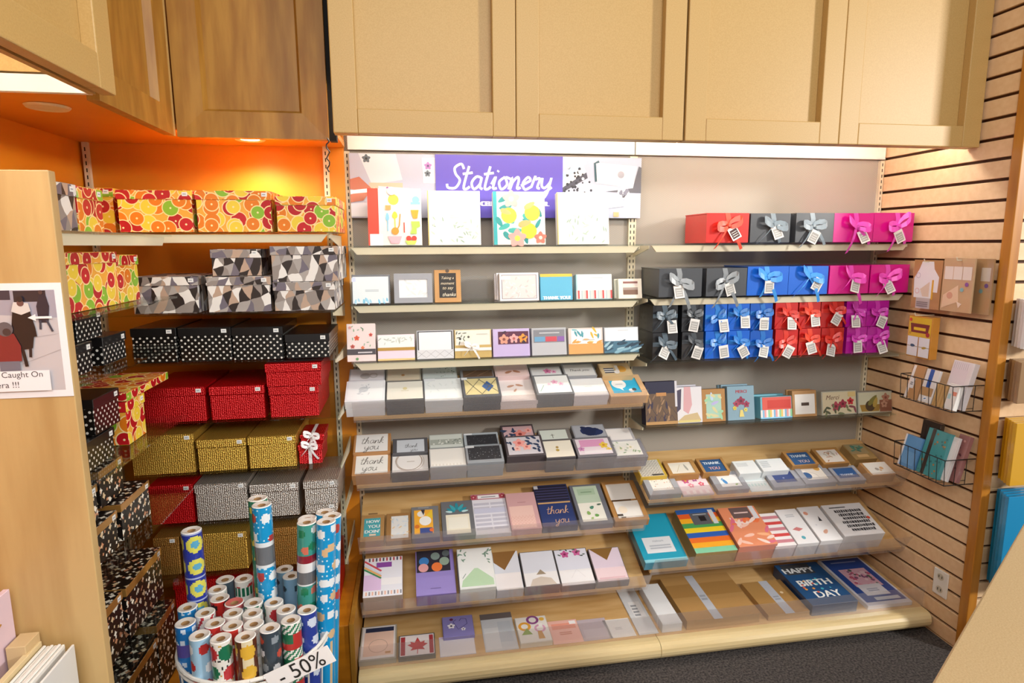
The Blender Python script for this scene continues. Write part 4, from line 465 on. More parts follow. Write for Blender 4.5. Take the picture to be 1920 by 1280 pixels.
 ('sticker_sheet', 'white sticker sheet with girl and bottle drawings', 'stationery pack', 'gift bags and papers in the right lower tray', (1.749, 2.2823, 0.3773), 22, 0.1079, 0.201, 0.0839, '#dcdcde', [('r', 0.01, 0.01, 0.99, 0.99, '#e6e6e8'), ('c', 0.2, 0.8, 0.1, '#d99a84'), ('p', [(0.55, 0.55), (0.7, 0.55), (0.66, 0.7)], '#3a3a40'), ('l', 0.5, 0.25, 0.3, 0.16, 40, '#cfa08a'), ('c', 0.3, 0.45, 0.04, '#d0d0d8')], {}),
 ('sticker_sheet', 'white sticker sheet filled with black brush lettering', 'stationery pack', 'gift bags and papers in the right lower tray', (1.8684, 2.2883, 0.3863), 22, 0.2029, 0.187, 0.09, '#dadadc', [('r', 0.01, 0.01, 0.99, 0.99, '#e4e4e6'), ('r', 0.14, 0.87, 0.55, 0.9, '#4a4a4e'), ('b', 0.2, 0.71, 0.86, 0.81, 0, '#3a3a3e'), ('b', 0.2, 0.59, 0.86, 0.69, 1, '#3a3a3e'), ('b', 0.2, 0.48, 0.86, 0.57, 2, '#3a3a3e'), ('b', 0.2, 0.36, 0.86, 0.45, 3, '#3a3a3e'), ('b', 0.2, 0.24, 0.86, 0.33, 4, '#3a3a3e'), ('b', 0.2, 0.12, 0.86, 0.21, 5, '#3a3a3e'), ('c', 0.9, 0.5, 0.04, '#d8503c')], {}),
 ('tall_card_box', 'tall navy card box with copper feather pattern', 'card pack', 'card packs on the right lower glass shelf', (0.9886, 2.45, 0.897), 80, 0.1468, 0.1874, 0.05, '#23223e', [('r', 0.0, 0.0, 1, 0.72, '#6a5340'), ('n', 0.02, 0.02, 0.98, 0.4, 3, 2, '#2c2a44'), ('w', 26, 3, ['#8f6f52', '#3a3148', '#a5825f'], 0.2, 0.05, 0.05, 0.05, 0.95, 0.68, 80), ('r', 0.34, 0.66, 0.66, 0.74, '#c28a52'), ('r', 0.93, 0.4, 1, 1, '#d9d6dc'), ('r', 0, 0, 1, 0.07, '#b98f5a')], {}),
 ('notebook', 'white notebook with pink agate and gold base', 'card pack', 'card packs on the right lower glass shelf', (1.1325, 2.45, 0.897), 80, 0.119, 0.159, 0.04, '#cfcdd6', [('r', 0.02, 0.02, 0.98, 0.98, '#e2dfe2'), ('p', [(0.3, 1), (0.55, 1), (0.6, 0.5), (0.45, 0.25), (0.25, 0.35)], '#d9a8ac'), ('p', [(0.0, 0.9), (0.2, 0.95), (0.15, 0.4), (0, 0.3)], '#4a4258'), ('p', [(0, 0.05), (0.95, 0.05), (0.8, 0.28), (0.3, 0.22)], '#cbb488'), ('r', 0.05, 0.02, 0.9, 0.08, '#d9c87f')], {'back': 1}),
 ('card_pack', 'kraft card pack with iridescent green window', 'card pack', 'card packs on the right lower glass shelf', (1.2501, 2.45, 0.897), 80, 0.1114, 0.1442, 0.035, '#b08046', [('r', 0.18, 0.1, 0.82, 0.84, '#a9cdbb'), ('w', 14, 2, ['#bfd3ec', '#d6cf9c', '#9fd0a8', '#b8b4e0'], 0.3, 0.12, 0.2, 0.14, 0.8, 0.8)], {}),
 ('card_pack', 'slate blue MERCI card pack with magenta flower bunch', 'card pack', 'card packs on the right lower glass shelf', (1.3714, 2.45, 0.897), 80, 0.1296, 0.152, 0.04, '#82a2b3', [('t', 'MERCI', 0.52, 0.84, 0.4, '#a83a48'), ('f', 0.5, 0.56, 0.16, '#8f2a4a', '#5a1a30'), ('f', 0.32, 0.48, 0.12, '#a83a58', '#6a2038'), ('f', 0.7, 0.46, 0.12, '#9a2f50', '#6a2038'), ('f', 0.26, 0.36, 0.08, '#d9c24a', '#b59a30'), ('f', 0.66, 0.3, 0.08, '#d9cf6a', '#b59a30'), ('p', [(0.42, 0.1), (0.6, 0.1), (0.55, 0.3), (0.46, 0.3)], '#e0cf7a')], {'back': 2}),
 ('card_organiser', 'red cards in a rainbow striped open box', 'card pack', 'card packs on the right lower glass shelf', (1.5296, 2.45, 0.897), 80, 0.1542, 0.0976, 0.05, '#6fb0c0', [('r', 0.06, 0.4, 0.98, 0.98, '#d9584a'), ('r', 0.22, 0.46, 0.95, 0.84, '#c9382c'), ('vs', 0, 0.02, 1, 0.4, 17, ['#e9e6e2', '#7fb5d9', '#e8a0a0', '#e9e6e2', '#8fcf9f', '#e6c46a']), ('r', 0, 0, 1, 0.06, '#7fc4ea')], {'back': 2}),
 ('card_pack', 'kraft card pack with white card and dark label', 'card pack', 'card packs on the right lower glass shelf', (1.6868, 2.45, 0.897), 80, 0.1209, 0.1186, 0.03, '#b58a58', [('r', 0.1, 0.1, 0.92, 0.86, '#ebe8e2'), ('r', 0.36, 0.42, 0.68, 0.54, '#4a3a30')], {'back': 1}),
 ('card_box', 'clear topped card box with Merci lettering and roses', 'card pack', 'card packs on the right lower glass shelf', (1.8325, 2.45, 0.897), 80, 0.1774, 0.109, 0.07, '#b9b8a8', [('r', 0.03, 0.04, 0.97, 0.96, '#dcd0ae'), ('t', 'Merci', 0.32, 0.74, 0.36, '#6a3a34', 0.3), ('f', 0.4, 0.36, 0.13, '#b5485a', '#7a2a38'), ('f', 0.6, 0.45, 0.12, '#a83a50', '#6a2030'), ('f', 0.82, 0.55, 0.1, '#c9303a', '#7a1a22'), ('w', 12, 4, ['#5a5f48', '#77805c', '#8a4a54'], 0.18, 0.06, 0.05, 0.05, 0.95, 0.5), ('r', 0.75, 0.75, 0.97, 0.95, '#e0c88a')], {'lid': 1}),
 ('card_box', 'clear topped card box with songbird and basket print', 'card pack', 'card packs on the right lower glass shelf', (2.0168, 2.45, 0.897), 80, 0.1788, 0.0982, 0.07, '#b5b5a8', [('r', 0.03, 0.04, 0.97, 0.96, '#cfcfb4'), ('p', [(0.1, 0.08), (0.6, 0.08), (0.66, 0.4), (0.05, 0.4)], '#a5833c'), ('c', 0.35, 0.34, 0.14, '#4a3a28'), ('l', 0.42, 0.6, 0.36, 0.13, 45, '#7d7a3c'), ('l', 0.5, 0.5, 0.28, 0.12, 70, '#b59c4a'), ('r', 0.62, 0.05, 0.97, 0.6, '#94604c'), ('f', 0.8, 0.7, 0.12, '#b5806a', '#8a4a40'), ('f', 0.75, 0.4, 0.1, '#c49a84', '#8a5a4c')], {'lid': 1}),
]
# label, shelf, x, y, z, width, depth, height, colour, ribbon
BOWS = [
 ('red ribbon gift box at the left end of the top right shelf', 'top', 1.203, 2.4, 1.677, 0.187, 0.2, 0.122, '#d32a22', '#e2523a'),
 ('left dark grey ribbon gift box on the top right shelf', 'top', 1.398, 2.4, 1.677, 0.18, 0.2, 0.121, '#4a4d52', '#7d8c96'),
 ('right dark grey ribbon gift box on the top right shelf', 'top', 1.605, 2.4, 1.677, 0.176, 0.2, 0.123, '#4a4d52', '#8a98a2'),
 ('left magenta ribbon gift box on the top right shelf', 'top', 1.782, 2.4, 1.677, 0.187, 0.2, 0.123, '#cf0a86', '#d94ab4'),
 ('rightmost magenta ribbon gift box on the top right shelf', 'top', 1.971, 2.4, 1.677, 0.194, 0.2, 0.125, '#cf0a86', '#e052c0'),
 ('dark grey ribbon gift box at left end of second right shelf', 'mid', 1.005, 2.4, 1.456, 0.188, 0.2, 0.119, '#4a4d52', '#8f9599'),
 ('dark grey ribbon gift box next to the blue pair', 'mid', 1.213, 2.4, 1.456, 0.181, 0.2, 0.118, '#4a4d52', '#858b90'),
 ('left blue ribbon gift box on the second right shelf', 'mid', 1.397, 2.4, 1.456, 0.188, 0.2, 0.123, '#1263cf', '#3d94e0'),
 ('right blue ribbon gift box beside the pink pair', 'mid', 1.587, 2.4, 1.456, 0.184, 0.2, 0.122, '#1263cf', '#3d94e0'),
 ('left pink ribbon gift box on the second right shelf', 'mid', 1.779, 2.4, 1.456, 0.19, 0.2, 0.123, '#cf0a86', '#e24ab8'),
 ('rightmost pink ribbon gift box on the second right shelf', 'mid', 1.976, 2.4, 1.456, 0.19, 0.2, 0.124, '#cf0a86', '#e24ab8'),
 ('black ribbon gift cube at the left end, lower tier', 'low', 0.998, 2.43, 1.184, 0.111, 0.16, 0.12, '#26282d', '#5a6a76'),
 ('dark grey ribbon gift cube beside the blue cubes, lower tier', 'low', 1.129, 2.43, 1.184, 0.096, 0.16, 0.12, '#2e3035', '#4a5056'),
 ('leftmost blue ribbon gift cube, lower tier', 'low', 1.235, 2.43, 1.184, 0.099, 0.16, 0.12, '#1263cf', '#2c7fd0'),
 ('middle blue ribbon gift cube, lower tier', 'low', 1.338, 2.43, 1.184, 0.101, 0.16, 0.12, '#1263cf', '#2c7fd0'),
 ('rightmost blue ribbon gift cube, lower tier', 'low', 1.442, 2.43, 1.184, 0.105, 0.16, 0.12, '#1158bb', '#2872c4'),
 ('leftmost red ribbon gift cube, lower tier', 'low', 1.561, 2.43, 1.184, 0.107, 0.16, 0.12, '#c41f1c', '#d93a2c'),
 ('middle red ribbon gift cube, lower tier', 'low', 1.675, 2.43, 1.184, 0.103, 0.16, 0.12, '#c41f1c', '#e2452c'),
 ('rightmost red ribbon gift cube, lower tier', 'low', 1.782, 2.43, 1.184, 0.11, 0.16, 0.12, '#bb1a18', '#d53228'),
 ('left magenta ribbon gift cube, lower tier', 'low', 1.907, 2.43, 1.184, 0.099, 0.16, 0.12, '#b5129a', '#d044b8'),
 ('right magenta ribbon gift cube, lower tier', 'low', 2.009, 2.43, 1.184, 0.108, 0.16, 0.12, '#b5129a', '#c838b0'),
 ('black ribbon gift cube at the left end, upper tier', 'up', 0.997, 2.435, 1.304, 0.11, 0.155, 0.116, '#26282d', '#5a6a76'),
 ('dark grey ribbon gift cube beside the blue cubes, upper tier', 'up', 1.127, 2.435, 1.304, 0.096, 0.155, 0.116, '#2e3035', '#4a5056'),
 ('leftmost blue ribbon gift cube, upper tier', 'up', 1.232, 2.435, 1.304, 0.099, 0.155, 0.116, '#1263cf', '#2c7fd0'),
 ('middle blue ribbon gift cube, upper tier', 'up', 1.335, 2.435, 1.304, 0.1, 0.155, 0.116, '#1263cf', '#2c7fd0'),
 ('rightmost blue ribbon gift cube, upper tier', 'up', 1.439, 2.435, 1.304, 0.104, 0.155, 0.116, '#1158bb', '#2872c4'),
 ('leftmost red ribbon gift cube, upper tier', 'up', 1.557, 2.435, 1.304, 0.106, 0.155, 0.116, '#c41f1c', '#d93a2c'),
 ('middle red ribbon gift cube, upper tier', 'up', 1.67, 2.435, 1.304, 0.102, 0.155, 0.116, '#c41f1c', '#e2452c'),
 ('rightmost red ribbon gift cube, upper tier', 'up', 1.776, 2.435, 1.304, 0.11, 0.155, 0.116, '#bb1a18', '#d53228'),
 ('left magenta ribbon gift cube, upper tier', 'up', 1.9, 2.435, 1.304, 0.1, 0.155, 0.116, '#b5129a', '#d044b8'),
 ('right magenta ribbon gift cube, upper tier', 'up', 2.002, 2.435, 1.304, 0.108, 0.155, 0.116, '#b5129a', '#c838b0'),
]
# finish, label, x, y, z, width, depth, height, lid, yaw, sticker
STORE = [
 ('citrus', 'citrus print storage box with lid, left of three in orange alcove', -0.939, 2.22, 1.722, 0.232, 0.3, 0.136, 0.03, 0, 1),
 ('citrus', 'citrus print storage box with lid, middle of three in orange alcove', -0.699, 2.22, 1.722, 0.241, 0.3, 0.136, 0.03, 0, 1),
 ('citrus', 'smaller citrus print storage box at right end of top shelf', -0.446, 2.22, 1.722, 0.199, 0.3, 0.119, 0.03, 0, 1),
 ('citrus', 'shaded citrus print storage box in the orange alcove corner', -1.035, 2.3, 1.722, 0.056, 0.25, 0.148, 0.03, 0, 1),
 ('marble', 'grey triangle print storage box beside the citrus boxes', -0.921, 2.22, 1.452, 0.21, 0.3, 0.123, 0.03, 0, 1),
 ('marble', 'grey triangle print storage box under a smaller one', -0.686, 2.22, 1.452, 0.209, 0.3, 0.121, 0.03, 0, 1),
 ('marble', 'small grey triangle print storage box resting on a larger one', -0.668, 2.23, 1.575, 0.164, 0.2, 0.09, 0.03, 0, 1),
 ('marble', 'grey triangle print storage box at bottom of right stack', -0.471, 2.22, 1.452, 0.207, 0.3, 0.1, 0.03, 0, 1),
 ('marble', 'grey triangle print storage box on top of right stack', -0.472, 2.215, 1.553, 0.224, 0.3, 0.121, 0.03, 0, 1),
 ('polka', 'leftmost of four black polka dot storage boxes on the back shelf', -0.937, 2.22, 1.283, 0.143, 0.28, 0.12, 0.028, 0, 1),
 ('polka', 'second of four black polka dot storage boxes on the back shelf', -0.788, 2.22, 1.283, 0.169, 0.28, 0.118, 0.028, 0, 1),
 ('polka', 'third of four black polka dot storage boxes on the back shelf', -0.617, 2.22, 1.283, 0.169, 0.28, 0.115, 0.028, 0, 1),
 ('polka', 'smallest black polka dot storage box at the shelf end', -0.442, 2.22, 1.283, 0.15, 0.28, 0.086, 0.028, 0, 1),
 ('red', 'wide red embossed foil storage box', -0.92, 2.22, 1.073, 0.203, 0.3, 0.122, 0.03, 0, 1),
 ('red', 'middle red embossed foil storage box on the same shelf', -0.706, 2.22, 1.073, 0.184, 0.3, 0.119, 0.03, 0, 1),
 ('red', 'red embossed foil storage box under another red box', -0.509, 2.22, 1.073, 0.171, 0.3, 0.111, 0.03, 0, 1),
 ('red', 'red embossed foil storage box stacked on top', -0.515, 2.215, 1.186, 0.191, 0.28, 0.081, 0.03, 0, 1),
 ('gold', 'large gold embossed foil storage box', -0.975, 2.22, 0.888, 0.207, 0.3, 0.141, 0.03, 0, 1),
 ('gold', 'middle gold embossed foil storage box', -0.762, 2.22, 0.888, 0.166, 0.3, 0.116, 0.03, 0, 1),
 ('gold', 'right gold embossed foil storage box', -0.592, 2.22, 0.888, 0.166, 0.3, 0.118, 0.03, 0, 1),
 ('redgift', 'small red foil gift box with white ribbon, lower', -0.426, 2.24, 0.888, 0.087, 0.15, 0.071, 0.02, 0, 1),
 ('redgift', 'small red foil gift box with white ribbon, upper', -0.423, 2.28, 0.96, 0.086, 0.14, 0.025, 0.012, 0, 0),
 ('red', 'dark red foil storage box beside silver boxes', -0.932, 2.22, 0.702, 0.147, 0.3, 0.143, 0.03, 0, 1),
 ('silver', 'left silver embossed foil storage box', -0.781, 2.22, 0.702, 0.178, 0.3, 0.139, 0.03, 0, 1),
 ('silver', 'middle silver embossed foil storage box', -0.598, 2.22, 0.702, 0.173, 0.3, 0.125, 0.03, 0, 1),
 ('silver', 'small silver embossed foil storage box, bottom of pair', -0.409, 2.22, 0.702, 0.115, 0.26, 0.038, 0.03, 0, 1),
 ('silver', 'small silver embossed foil storage box, top of pair', -0.409, 2.21, 0.741, 0.123, 0.26, 0.092, 0.03, 0, 1),
 ('bronze', 'dark bronze foil storage box behind navy paper roll', -0.933, 2.22, 0.51, 0.086, 0.3, 0.142, 0.03, 0, 1),
 ('gold', 'gold foil storage box low behind the paper rolls', -0.841, 2.22, 0.51, 0.224, 0.3, 0.144, 0.03, 0, 1),
 ('bronze', 'bronze foil storage box between tall paper rolls', -0.555, 2.22, 0.51, 0.188, 0.3, 0.147, 0.03, 0, 1),
 ('red', 'wide red foil storage box on the wooden platform', -0.893, 2.25, 0.302, 0.278, 0.28, 0.162, 0.03, 0, 1),
 ('red', 'red foil storage box at right end of wooden platform', -0.468, 2.3, 0.302, 0.159, 0.2, 0.175, 0.03, 0, 1),
 ('marble', 'grey triangle print storage box nearest the wooden end panel', -0.82, 1.49, 1.713, 0.24, 0.3, 0.115, 0.03, 90, 1),
 ('citrus', 'citrus print storage box beside triangle box on left shelf', -0.82, 1.733, 1.713, 0.132, 0.3, 0.113, 0.03, 90, 1),
 ('citrus', 'large citrus print storage box on left second shelf', -0.82, 1.56, 1.514, 0.352, 0.3, 0.147, 0.03, 90, 1),
 ('citrus', 'small citrus print storage box on left second shelf', -0.825, 1.915, 1.514, 0.145, 0.3, 0.137, 0.03, 90, 1),
 ('polka', 'black polka dot box, near lower box of left shelf stack', -0.83, 1.57, 1.354, 0.175, 0.3, 0.078, 0.025, 90, 1),
 ('polka', 'black polka dot box, far lower box of left shelf stack', -0.83, 1.8, 1.354, 0.14, 0.3, 0.078, 0.025, 90, 1),
 ('polka', 'black polka dot box, near upper box of left shelf stack', -0.84, 1.54, 1.434, 0.124, 0.25, 0.069, 0.022, 90, 1),
 ('polka', 'black polka dot box, far upper box of left shelf stack', -0.84, 1.7, 1.434, 0.135, 0.25, 0.073, 0.022, 90, 1),
 ('polka', 'black polka dot box stacked under another beside citrus corner box', -0.82, 1.6, 1.109, 0.19, 0.3, 0.077, 0.025, 90, 1),
 ('polka', 'black polka dot box on top beside citrus corner box', -0.82, 1.695, 1.188, 0.145, 0.3, 0.097, 0.025, 90, 1),
 ('citrus', 'citrus print storage box at the corner of the left shelf', -0.815, 1.86, 1.109, 0.125, 0.3, 0.127, 0.03, 90, 1),
 ('citrus', 'wide flat citrus print lid lying across the corner box', -0.81, 1.86, 1.2375, 0.305, 0.34, 0.0255, 0.024, 90, 0),
 ('stars', 'star print box with gold lid band, far upper of left stack', -0.85, 1.745, 0.968, 0.14, 0.3, 0.105, 0.022, 90, 1),
 ('stars', 'star print box with gold lid band, near upper of left stack', -0.83, 1.54, 0.966, 0.15, 0.3, 0.096, 0.022, 90, 1),
 ('stars', 'star print box with gold lid band, far lower of left stack', -0.82, 1.78, 0.853, 0.19, 0.3, 0.109, 0.022, 90, 1),
 ('stars', 'star print box with gold lid band, near lower of left stack', -0.82, 1.54, 0.853, 0.216, 0.3, 0.105, 0.022, 90, 1),
 ('stars', 'large star print box with gold lid band above the platform', -0.82, 1.757, 0.565, 0.248, 0.32, 0.157, 0.025, 90, 1),
 ('stars', 'star print box with gold lid band behind the wooden panel', -0.82, 1.54, 0.565, 0.196, 0.32, 0.165, 0.025, 90, 1),
 ('stars', 'star print box with gold lid band, far one on platform', -0.8, 1.872, 0.302, 0.148, 0.32, 0.228, 0.025, 90, 1),
 ('stars', 'star print box with gold lid band, near one on platform', -0.8, 1.56, 0.302, 0.308, 0.34, 0.193, 0.025, 90, 1),
]
# label, x, y, top, lean, paper, radius
ROLLS = [
 ('blue snowflake wrapping paper roll behind a blue one, left rim', -0.637, 1.6862, 0.69, 0.0, 'blue', 0.0255),
 ('blue wrapping paper roll with purple band at left rim', -0.618, 1.612, 0.69, 0.0, 'blue2', 0.0255),
 ('pale blue wrapping paper roll with red hat print, front left', -0.5625, 1.5487, 0.69, 0.0, 'santa', 0.0255),
 ('white wrapping paper roll with red leaf shapes', -0.581, 1.652, 0.69, 0.0, 'redleaf', 0.0255),
 ('white wrapping paper roll beside navy tall roll', -0.5836, 1.7682, 0.69, 0.0, 'white', 0.0255),
 ('red wrapping paper roll with black marks near navy roll', -0.5627, 1.7193, 0.69, 0.0, 'red', 0.0255),
 ('grey and red wrapping paper roll at the back', -0.5766, 1.8209, 0.69, 0.0, 'greyred', 0.0255),
 ('white wrapping paper roll with green letter band at the back', -0.5237, 1.8182, 0.69, 0.0, 'joy', 0.0255),
 ('wrapping paper roll with red core and pale blue edge', -0.5156, 1.6891, 0.69, 0.0, 'redblue', 0.0255),
 ('white wrapping paper roll in the middle of the basket', -0.5049, 1.6368, 0.69, 0.0, 'white', 0.0255),
 ('red wrapping paper roll with white swirls', -0.54, 1.597, 0.69, 0.0, 'red2', 0.0255),
 ('white wrapping paper roll with green present print, front', -0.5053, 1.5264, 0.69, 0.0, 'gift', 0.0255),
 ('red topped wrapping paper roll behind brown roll', -0.4904, 1.5776, 0.69, 0.0, 'red2', 0.0255),
 ('brown and gold wrapping paper roll with yellow bells', -0.4453, 1.5232, 0.69, 0.0, 'brown', 0.0255),
 ('white wrapping paper roll with green slanted stripes', -0.4625, 1.6795, 0.69, 0.0, 'stripeg', 0.0255),
 ('white wrapping paper roll in front of striped green roll', -0.4526, 1.6271, 0.69, 0.0, 'white', 0.0255),
 ('white wrapping paper roll behind dark santa roll', -0.4375, 1.576, 0.69, 0.0, 'white', 0.0255),
 ('charcoal wrapping paper roll with white snowflakes', -0.3913, 1.5496, 0.69, 0.0, 'dark', 0.0255),
 ('white wrapping paper roll with green patch', -0.407, 1.672, 0.69, 0.0, 'whiteg', 0.0255),
 ('pale silver blue wrapping paper roll', -0.366, 1.63, 0.69, 0.0, 'silver', 0.0255),
 ('red and green striped wrapping paper roll', -0.3438, 1.5771, 0.69, 0.0, 'plaid', 0.0255),
 ('indigo wrapping paper roll with white snowman patch', -0.3089, 1.6177, 0.69, 0.0, 'snow', 0.0255),
 ('pale blue wrapping paper roll at the back rim', -0.413, 1.854, 0.69, 0.0, 'lblue', 0.0255),
 ('pale blue wrapping paper roll in front of its twin', -0.3844, 1.8094, 0.69, 0.0, 'lblue', 0.0255),
 ('red and white striped wrapping paper roll behind cyan roll', -0.464, 1.8402, 0.69, 0.0, 'redstripe', 0.0255),
 ('tall navy wrapping paper roll with yellow medallions', -0.6291, 1.7415, 0.889, 0, 'navy', 0.0265),
 ('tall green wrapping paper roll with yellow print', -0.4593, 1.7875, 0.951, 0, 'green', 0.0265),
 ('tall cyan wrapping paper roll with grey label band', -0.4373, 1.7385, 0.951, 0, 'cyan', 0.0265),
 ('tall teal wrapping paper roll with red and grey label', -0.322, 1.7, 0.907, 0.1, 'teal', 0.0265),
 ('tall cyan snow print wrapping paper roll at right rim', -0.268, 1.69, 0.909, 0.1, 'cyan2', 0.0265),
 ('tall white capped wrapping paper roll behind teal roll', -0.3309, 1.7592, 0.891, 0.1, 'white2', 0.0265),
 ('tallest cyan wrapping paper roll leaning to the right', -0.2891, 1.798, 0.89, 0.12, 'cyan3', 0.0265),
 ('tall cyan wrapping paper roll squeezed at the right rim', -0.2626, 1.752, 0.897, 0.12, 'cyan3', 0.0265),
]
SIGN = ((-0.3105, 1.487, 0.6115), 0.4493)
# ------------------------------------------------------------------ setting
struct(bx('floor', 'carpet', None, -2.2, 4.2, -2.5, 2.7, -.03, 0))
struct(bx('wall_back', 'panel', None, -.25, 2.215, 2.64, 2.69, 0, 2.75))
struct(bx('wall_back_alcove', 'orange', None, -1.2, -.25, 2.6, 2.69, 0, 2.75))
struct(bx('wall_left', 'orange', None, -1.26, -1.2, -.6, 2.69, 0, 2.75))
m = MB(); m.box(-1.2, -.245, 2.285, 2.6, 2.06, 2.08); m.box(-1.2, -.765, 1.722, 2.285, 2.06, 2.08); struct(m.build('ceiling', 'orange'))
def slatwall(name, loc, yaw, length, n, z0, step=.0762):
    r = struct(bx(name, 'groove', None, 0, length, .014, .05, 0, 2.75)); r.location = loc; r.rotation_euler = (0, 0, R(yaw))
    m = MB(); m.box(0, length, 0, .014, .0058, step-.0058); o = bevel(m.build('slat', 'slat', r), .0015, 1); me = o.data; o.location.z = z0-2*step
    for i in range(-1, n):
        q = o.copy(); COL.objects.link(q); q.location.z = z0+i*step
    lo = bx('slat', 'slat', r, 0, length, 0, .014, 0, z0-2*step)
    return r
slatwall('wall_right', (2.191, 2.64, 0), -90, .64, 33, .153)
slatwall('wall_right_return', (2.222, 1.985, 0), 0, 1.2, 33, .153)
p = empty('trim_1', (2.191, 1.96, 0)); struct(p)
bx('post', 'post', p, -.006, .034, 0, .04, 0, 2.75, bev=.003)
p = struct(bx('trim_2', 'honey', None, -.262, -.245, 2.12, 2.6, 0, .31)); 
# slotted uprights
def upright(name, label, loc, yaw, z0, z1, dbl=False, c='metal'):
    r = empty(name, loc, (0, 0, R(yaw))); tag(r, label, 'shelf upright', 'slotted uprights')
    wd = .034 if dbl else .02; bx('channel', c, r, -wd/2, wd/2, -.016, .0, z0, z1)
    m = MB(); z = z0+.02
    while z < z1-.02:
        for x in ((-.008, .008) if dbl else (0,)): m.box(x-.002, x+.002, -.0165, -.0155, z, z+.014)
        z += .0254
    m.build('slots', 'dark', r)['kind'] = 'stuff'
upright('upright', 'cream slotted upright at left edge of the grey panel', (-.24, 2.64, 0), 0, .1, 2.05)
upright('upright', 'cream double slotted upright between the two grey bays', (.968, 2.64, 0), 0, .1, 2.05, True)
upright('upright', 'cream slotted upright in the corner by the slatwall', (2.178, 2.64, 0), 0, .1, 2.05)
upright('upright', 'cream slotted upright at right edge of the orange alcove', (-.318, 2.6, 0), 0, .28, 2.06)
upright('upright', 'slotted upright in the orange alcove corner', (-1.18, 2.6, 0), 0, .28, 2.06)
upright('upright', 'slotted upright on the orange left wall near the end panel', (-1.2, 2.05, 0), 90, .28, 2.06)
# ------------------------------------------------------------------ canopies
def door(parent, x0, x1, z0, z1, y, mt, fr=.078, dep=.034, mitre=False):
    d = MB()
    if not mitre:
        for a in ((x0, x0+fr, z0, z1), (x1-fr, x1, z0, z1), (x0+fr, x1-fr, z0, z0+fr), (x0+fr, x1-fr, z1-fr, z1)): d.box(a[0], a[1], y, y+dep, a[2], a[3])
        o = d.build('door', mt, parent); bx('door_panel', mt, o, x0+fr, x1-fr, y+dep-.002, y+dep+.012, z0+fr, z1-fr); bevel(o, .003, 2)
    else:
        O = [(x0, z0), (x1, z0), (x1, z1), (x0, z1)]; I = [(x0+fr, z0+fr), (x1-fr, z0+fr), (x1-fr, z1-fr), (x0+fr, z1-fr)]; K = [(x0+fr+.012, z0+fr+.012), (x1-fr-.012, z0+fr+.012), (x1-fr-.012, z1-fr-.012), (x0+fr+.012, z1-fr-.012)]
        for i in range(4):
            j = (i+1) % 4; f = lambda q, yy: (q[0], yy, q[1])
            d.face([f(O[i], y), f(O[j], y), f(I[j], y+.004), f(I[i], y+.004)], None); d.face([f(I[i], y+.004), f(I[j], y+.004), f(K[j], y+dep), f(K[i], y+dep)], None)
            d.face([f(O[i], y), f(O[i], y+.03), f(O[j], y+.03), f(O[j], y)], None)
        o = d.build('door', mt, parent); bx('door_panel', mt, o, x0+fr+.01, x1-fr-.01, y+dep-.003, y+dep+.01, z0+fr+.01, z1-fr-.01)
    return o
def canopy(name, label, loc, yaw, width, doors, ends=True):
    r = empty(name, loc, (0, 0, R(yaw))); tag(r, label, 'overhead cabinet', 'beige canopy cabinets')
    gap = .002; n = doors
    for i in range(n): door(r, i*width/n+gap/2, (i+1)*width/n-gap/2, 0, .72, 0, 'laminate')
    bx('valance', 'laminate', r, .0, width, .047, .062, .002, .72)
    bx('reflector', 'white', r, 0, width, .062, .5, .17, .18); bx('reflector_back', 'white', r, 0, width, .485, .5, .02, .17)
    return r
canopy('canopy_cabinet', 'beige two door overhead cabinet above the Stationery banner', (-.235, 2.133, 2.036), 0, 1.203, 2)
canopy('canopy_cabinet', 'beige two door overhead cabinet next to the slatwall', (.974, 2.133, 2.036), 0, 1.21, 2)
c3 = canopy('canopy_cabinet', 'beige overhead cabinet at upper left nearest the camera', (-.692, .40, 2.036), 90, 1.30, 2)
bx('end_board', 'white', c3, 1.302, 1.32, .062, .5, .005, .045); bx('end_panel', 'laminate', c3, 1.302, 1.322, .062, .5, .05, .72)
def fluo(label, p0, p1):
    m = MB(); m.tube(p0, p1, .013, n=10); o = tag(m.build('fluorescent_tube', 'tube'), label, 'light tube')
    return o
fluo('fluorescent tube hidden above the Stationery banner', (-.2, 2.27, 2.12), (.94, 2.27, 2.12))
fluo('fluorescent tube hidden above the ribbon gift boxes', (1.0, 2.27, 2.12), (2.15, 2.27, 2.12))
fluo('fluorescent tube inside the upper left beige cabinet', (-.84, .5, 2.12), (-.84, 1.6, 2.12))
r = empty('corner_cabinet', (-.748, 2.26, 2.034)); tag(r, 'honey wood overhead cabinet facing forward in the corner', 'overhead cabinet')
door(r, 0, .484, 0, .72, 0, 'honey', .085, .03, True); bx('carcass', 'honey', r, .0, .484, .03, .33, .03, .72); bx('side_gap', 'dark', r, .4845, .508, .02, .06, .0, .72)
r = empty('corner_cabinet', (-.75, 1.745, 2.034), (0, 0, R(90))); tag(r, 'honey wood overhead cabinet on the left facing right', 'overhead cabinet')
door(r, .0, .49, 0, .72, 0, 'honey', .085, .03, True); bx('stile', 'laminate', r, .492, .51, .001, .02, 0, .72); bx('carcass', 'honey', r, 0, .49, .03, .44, .03, .72)
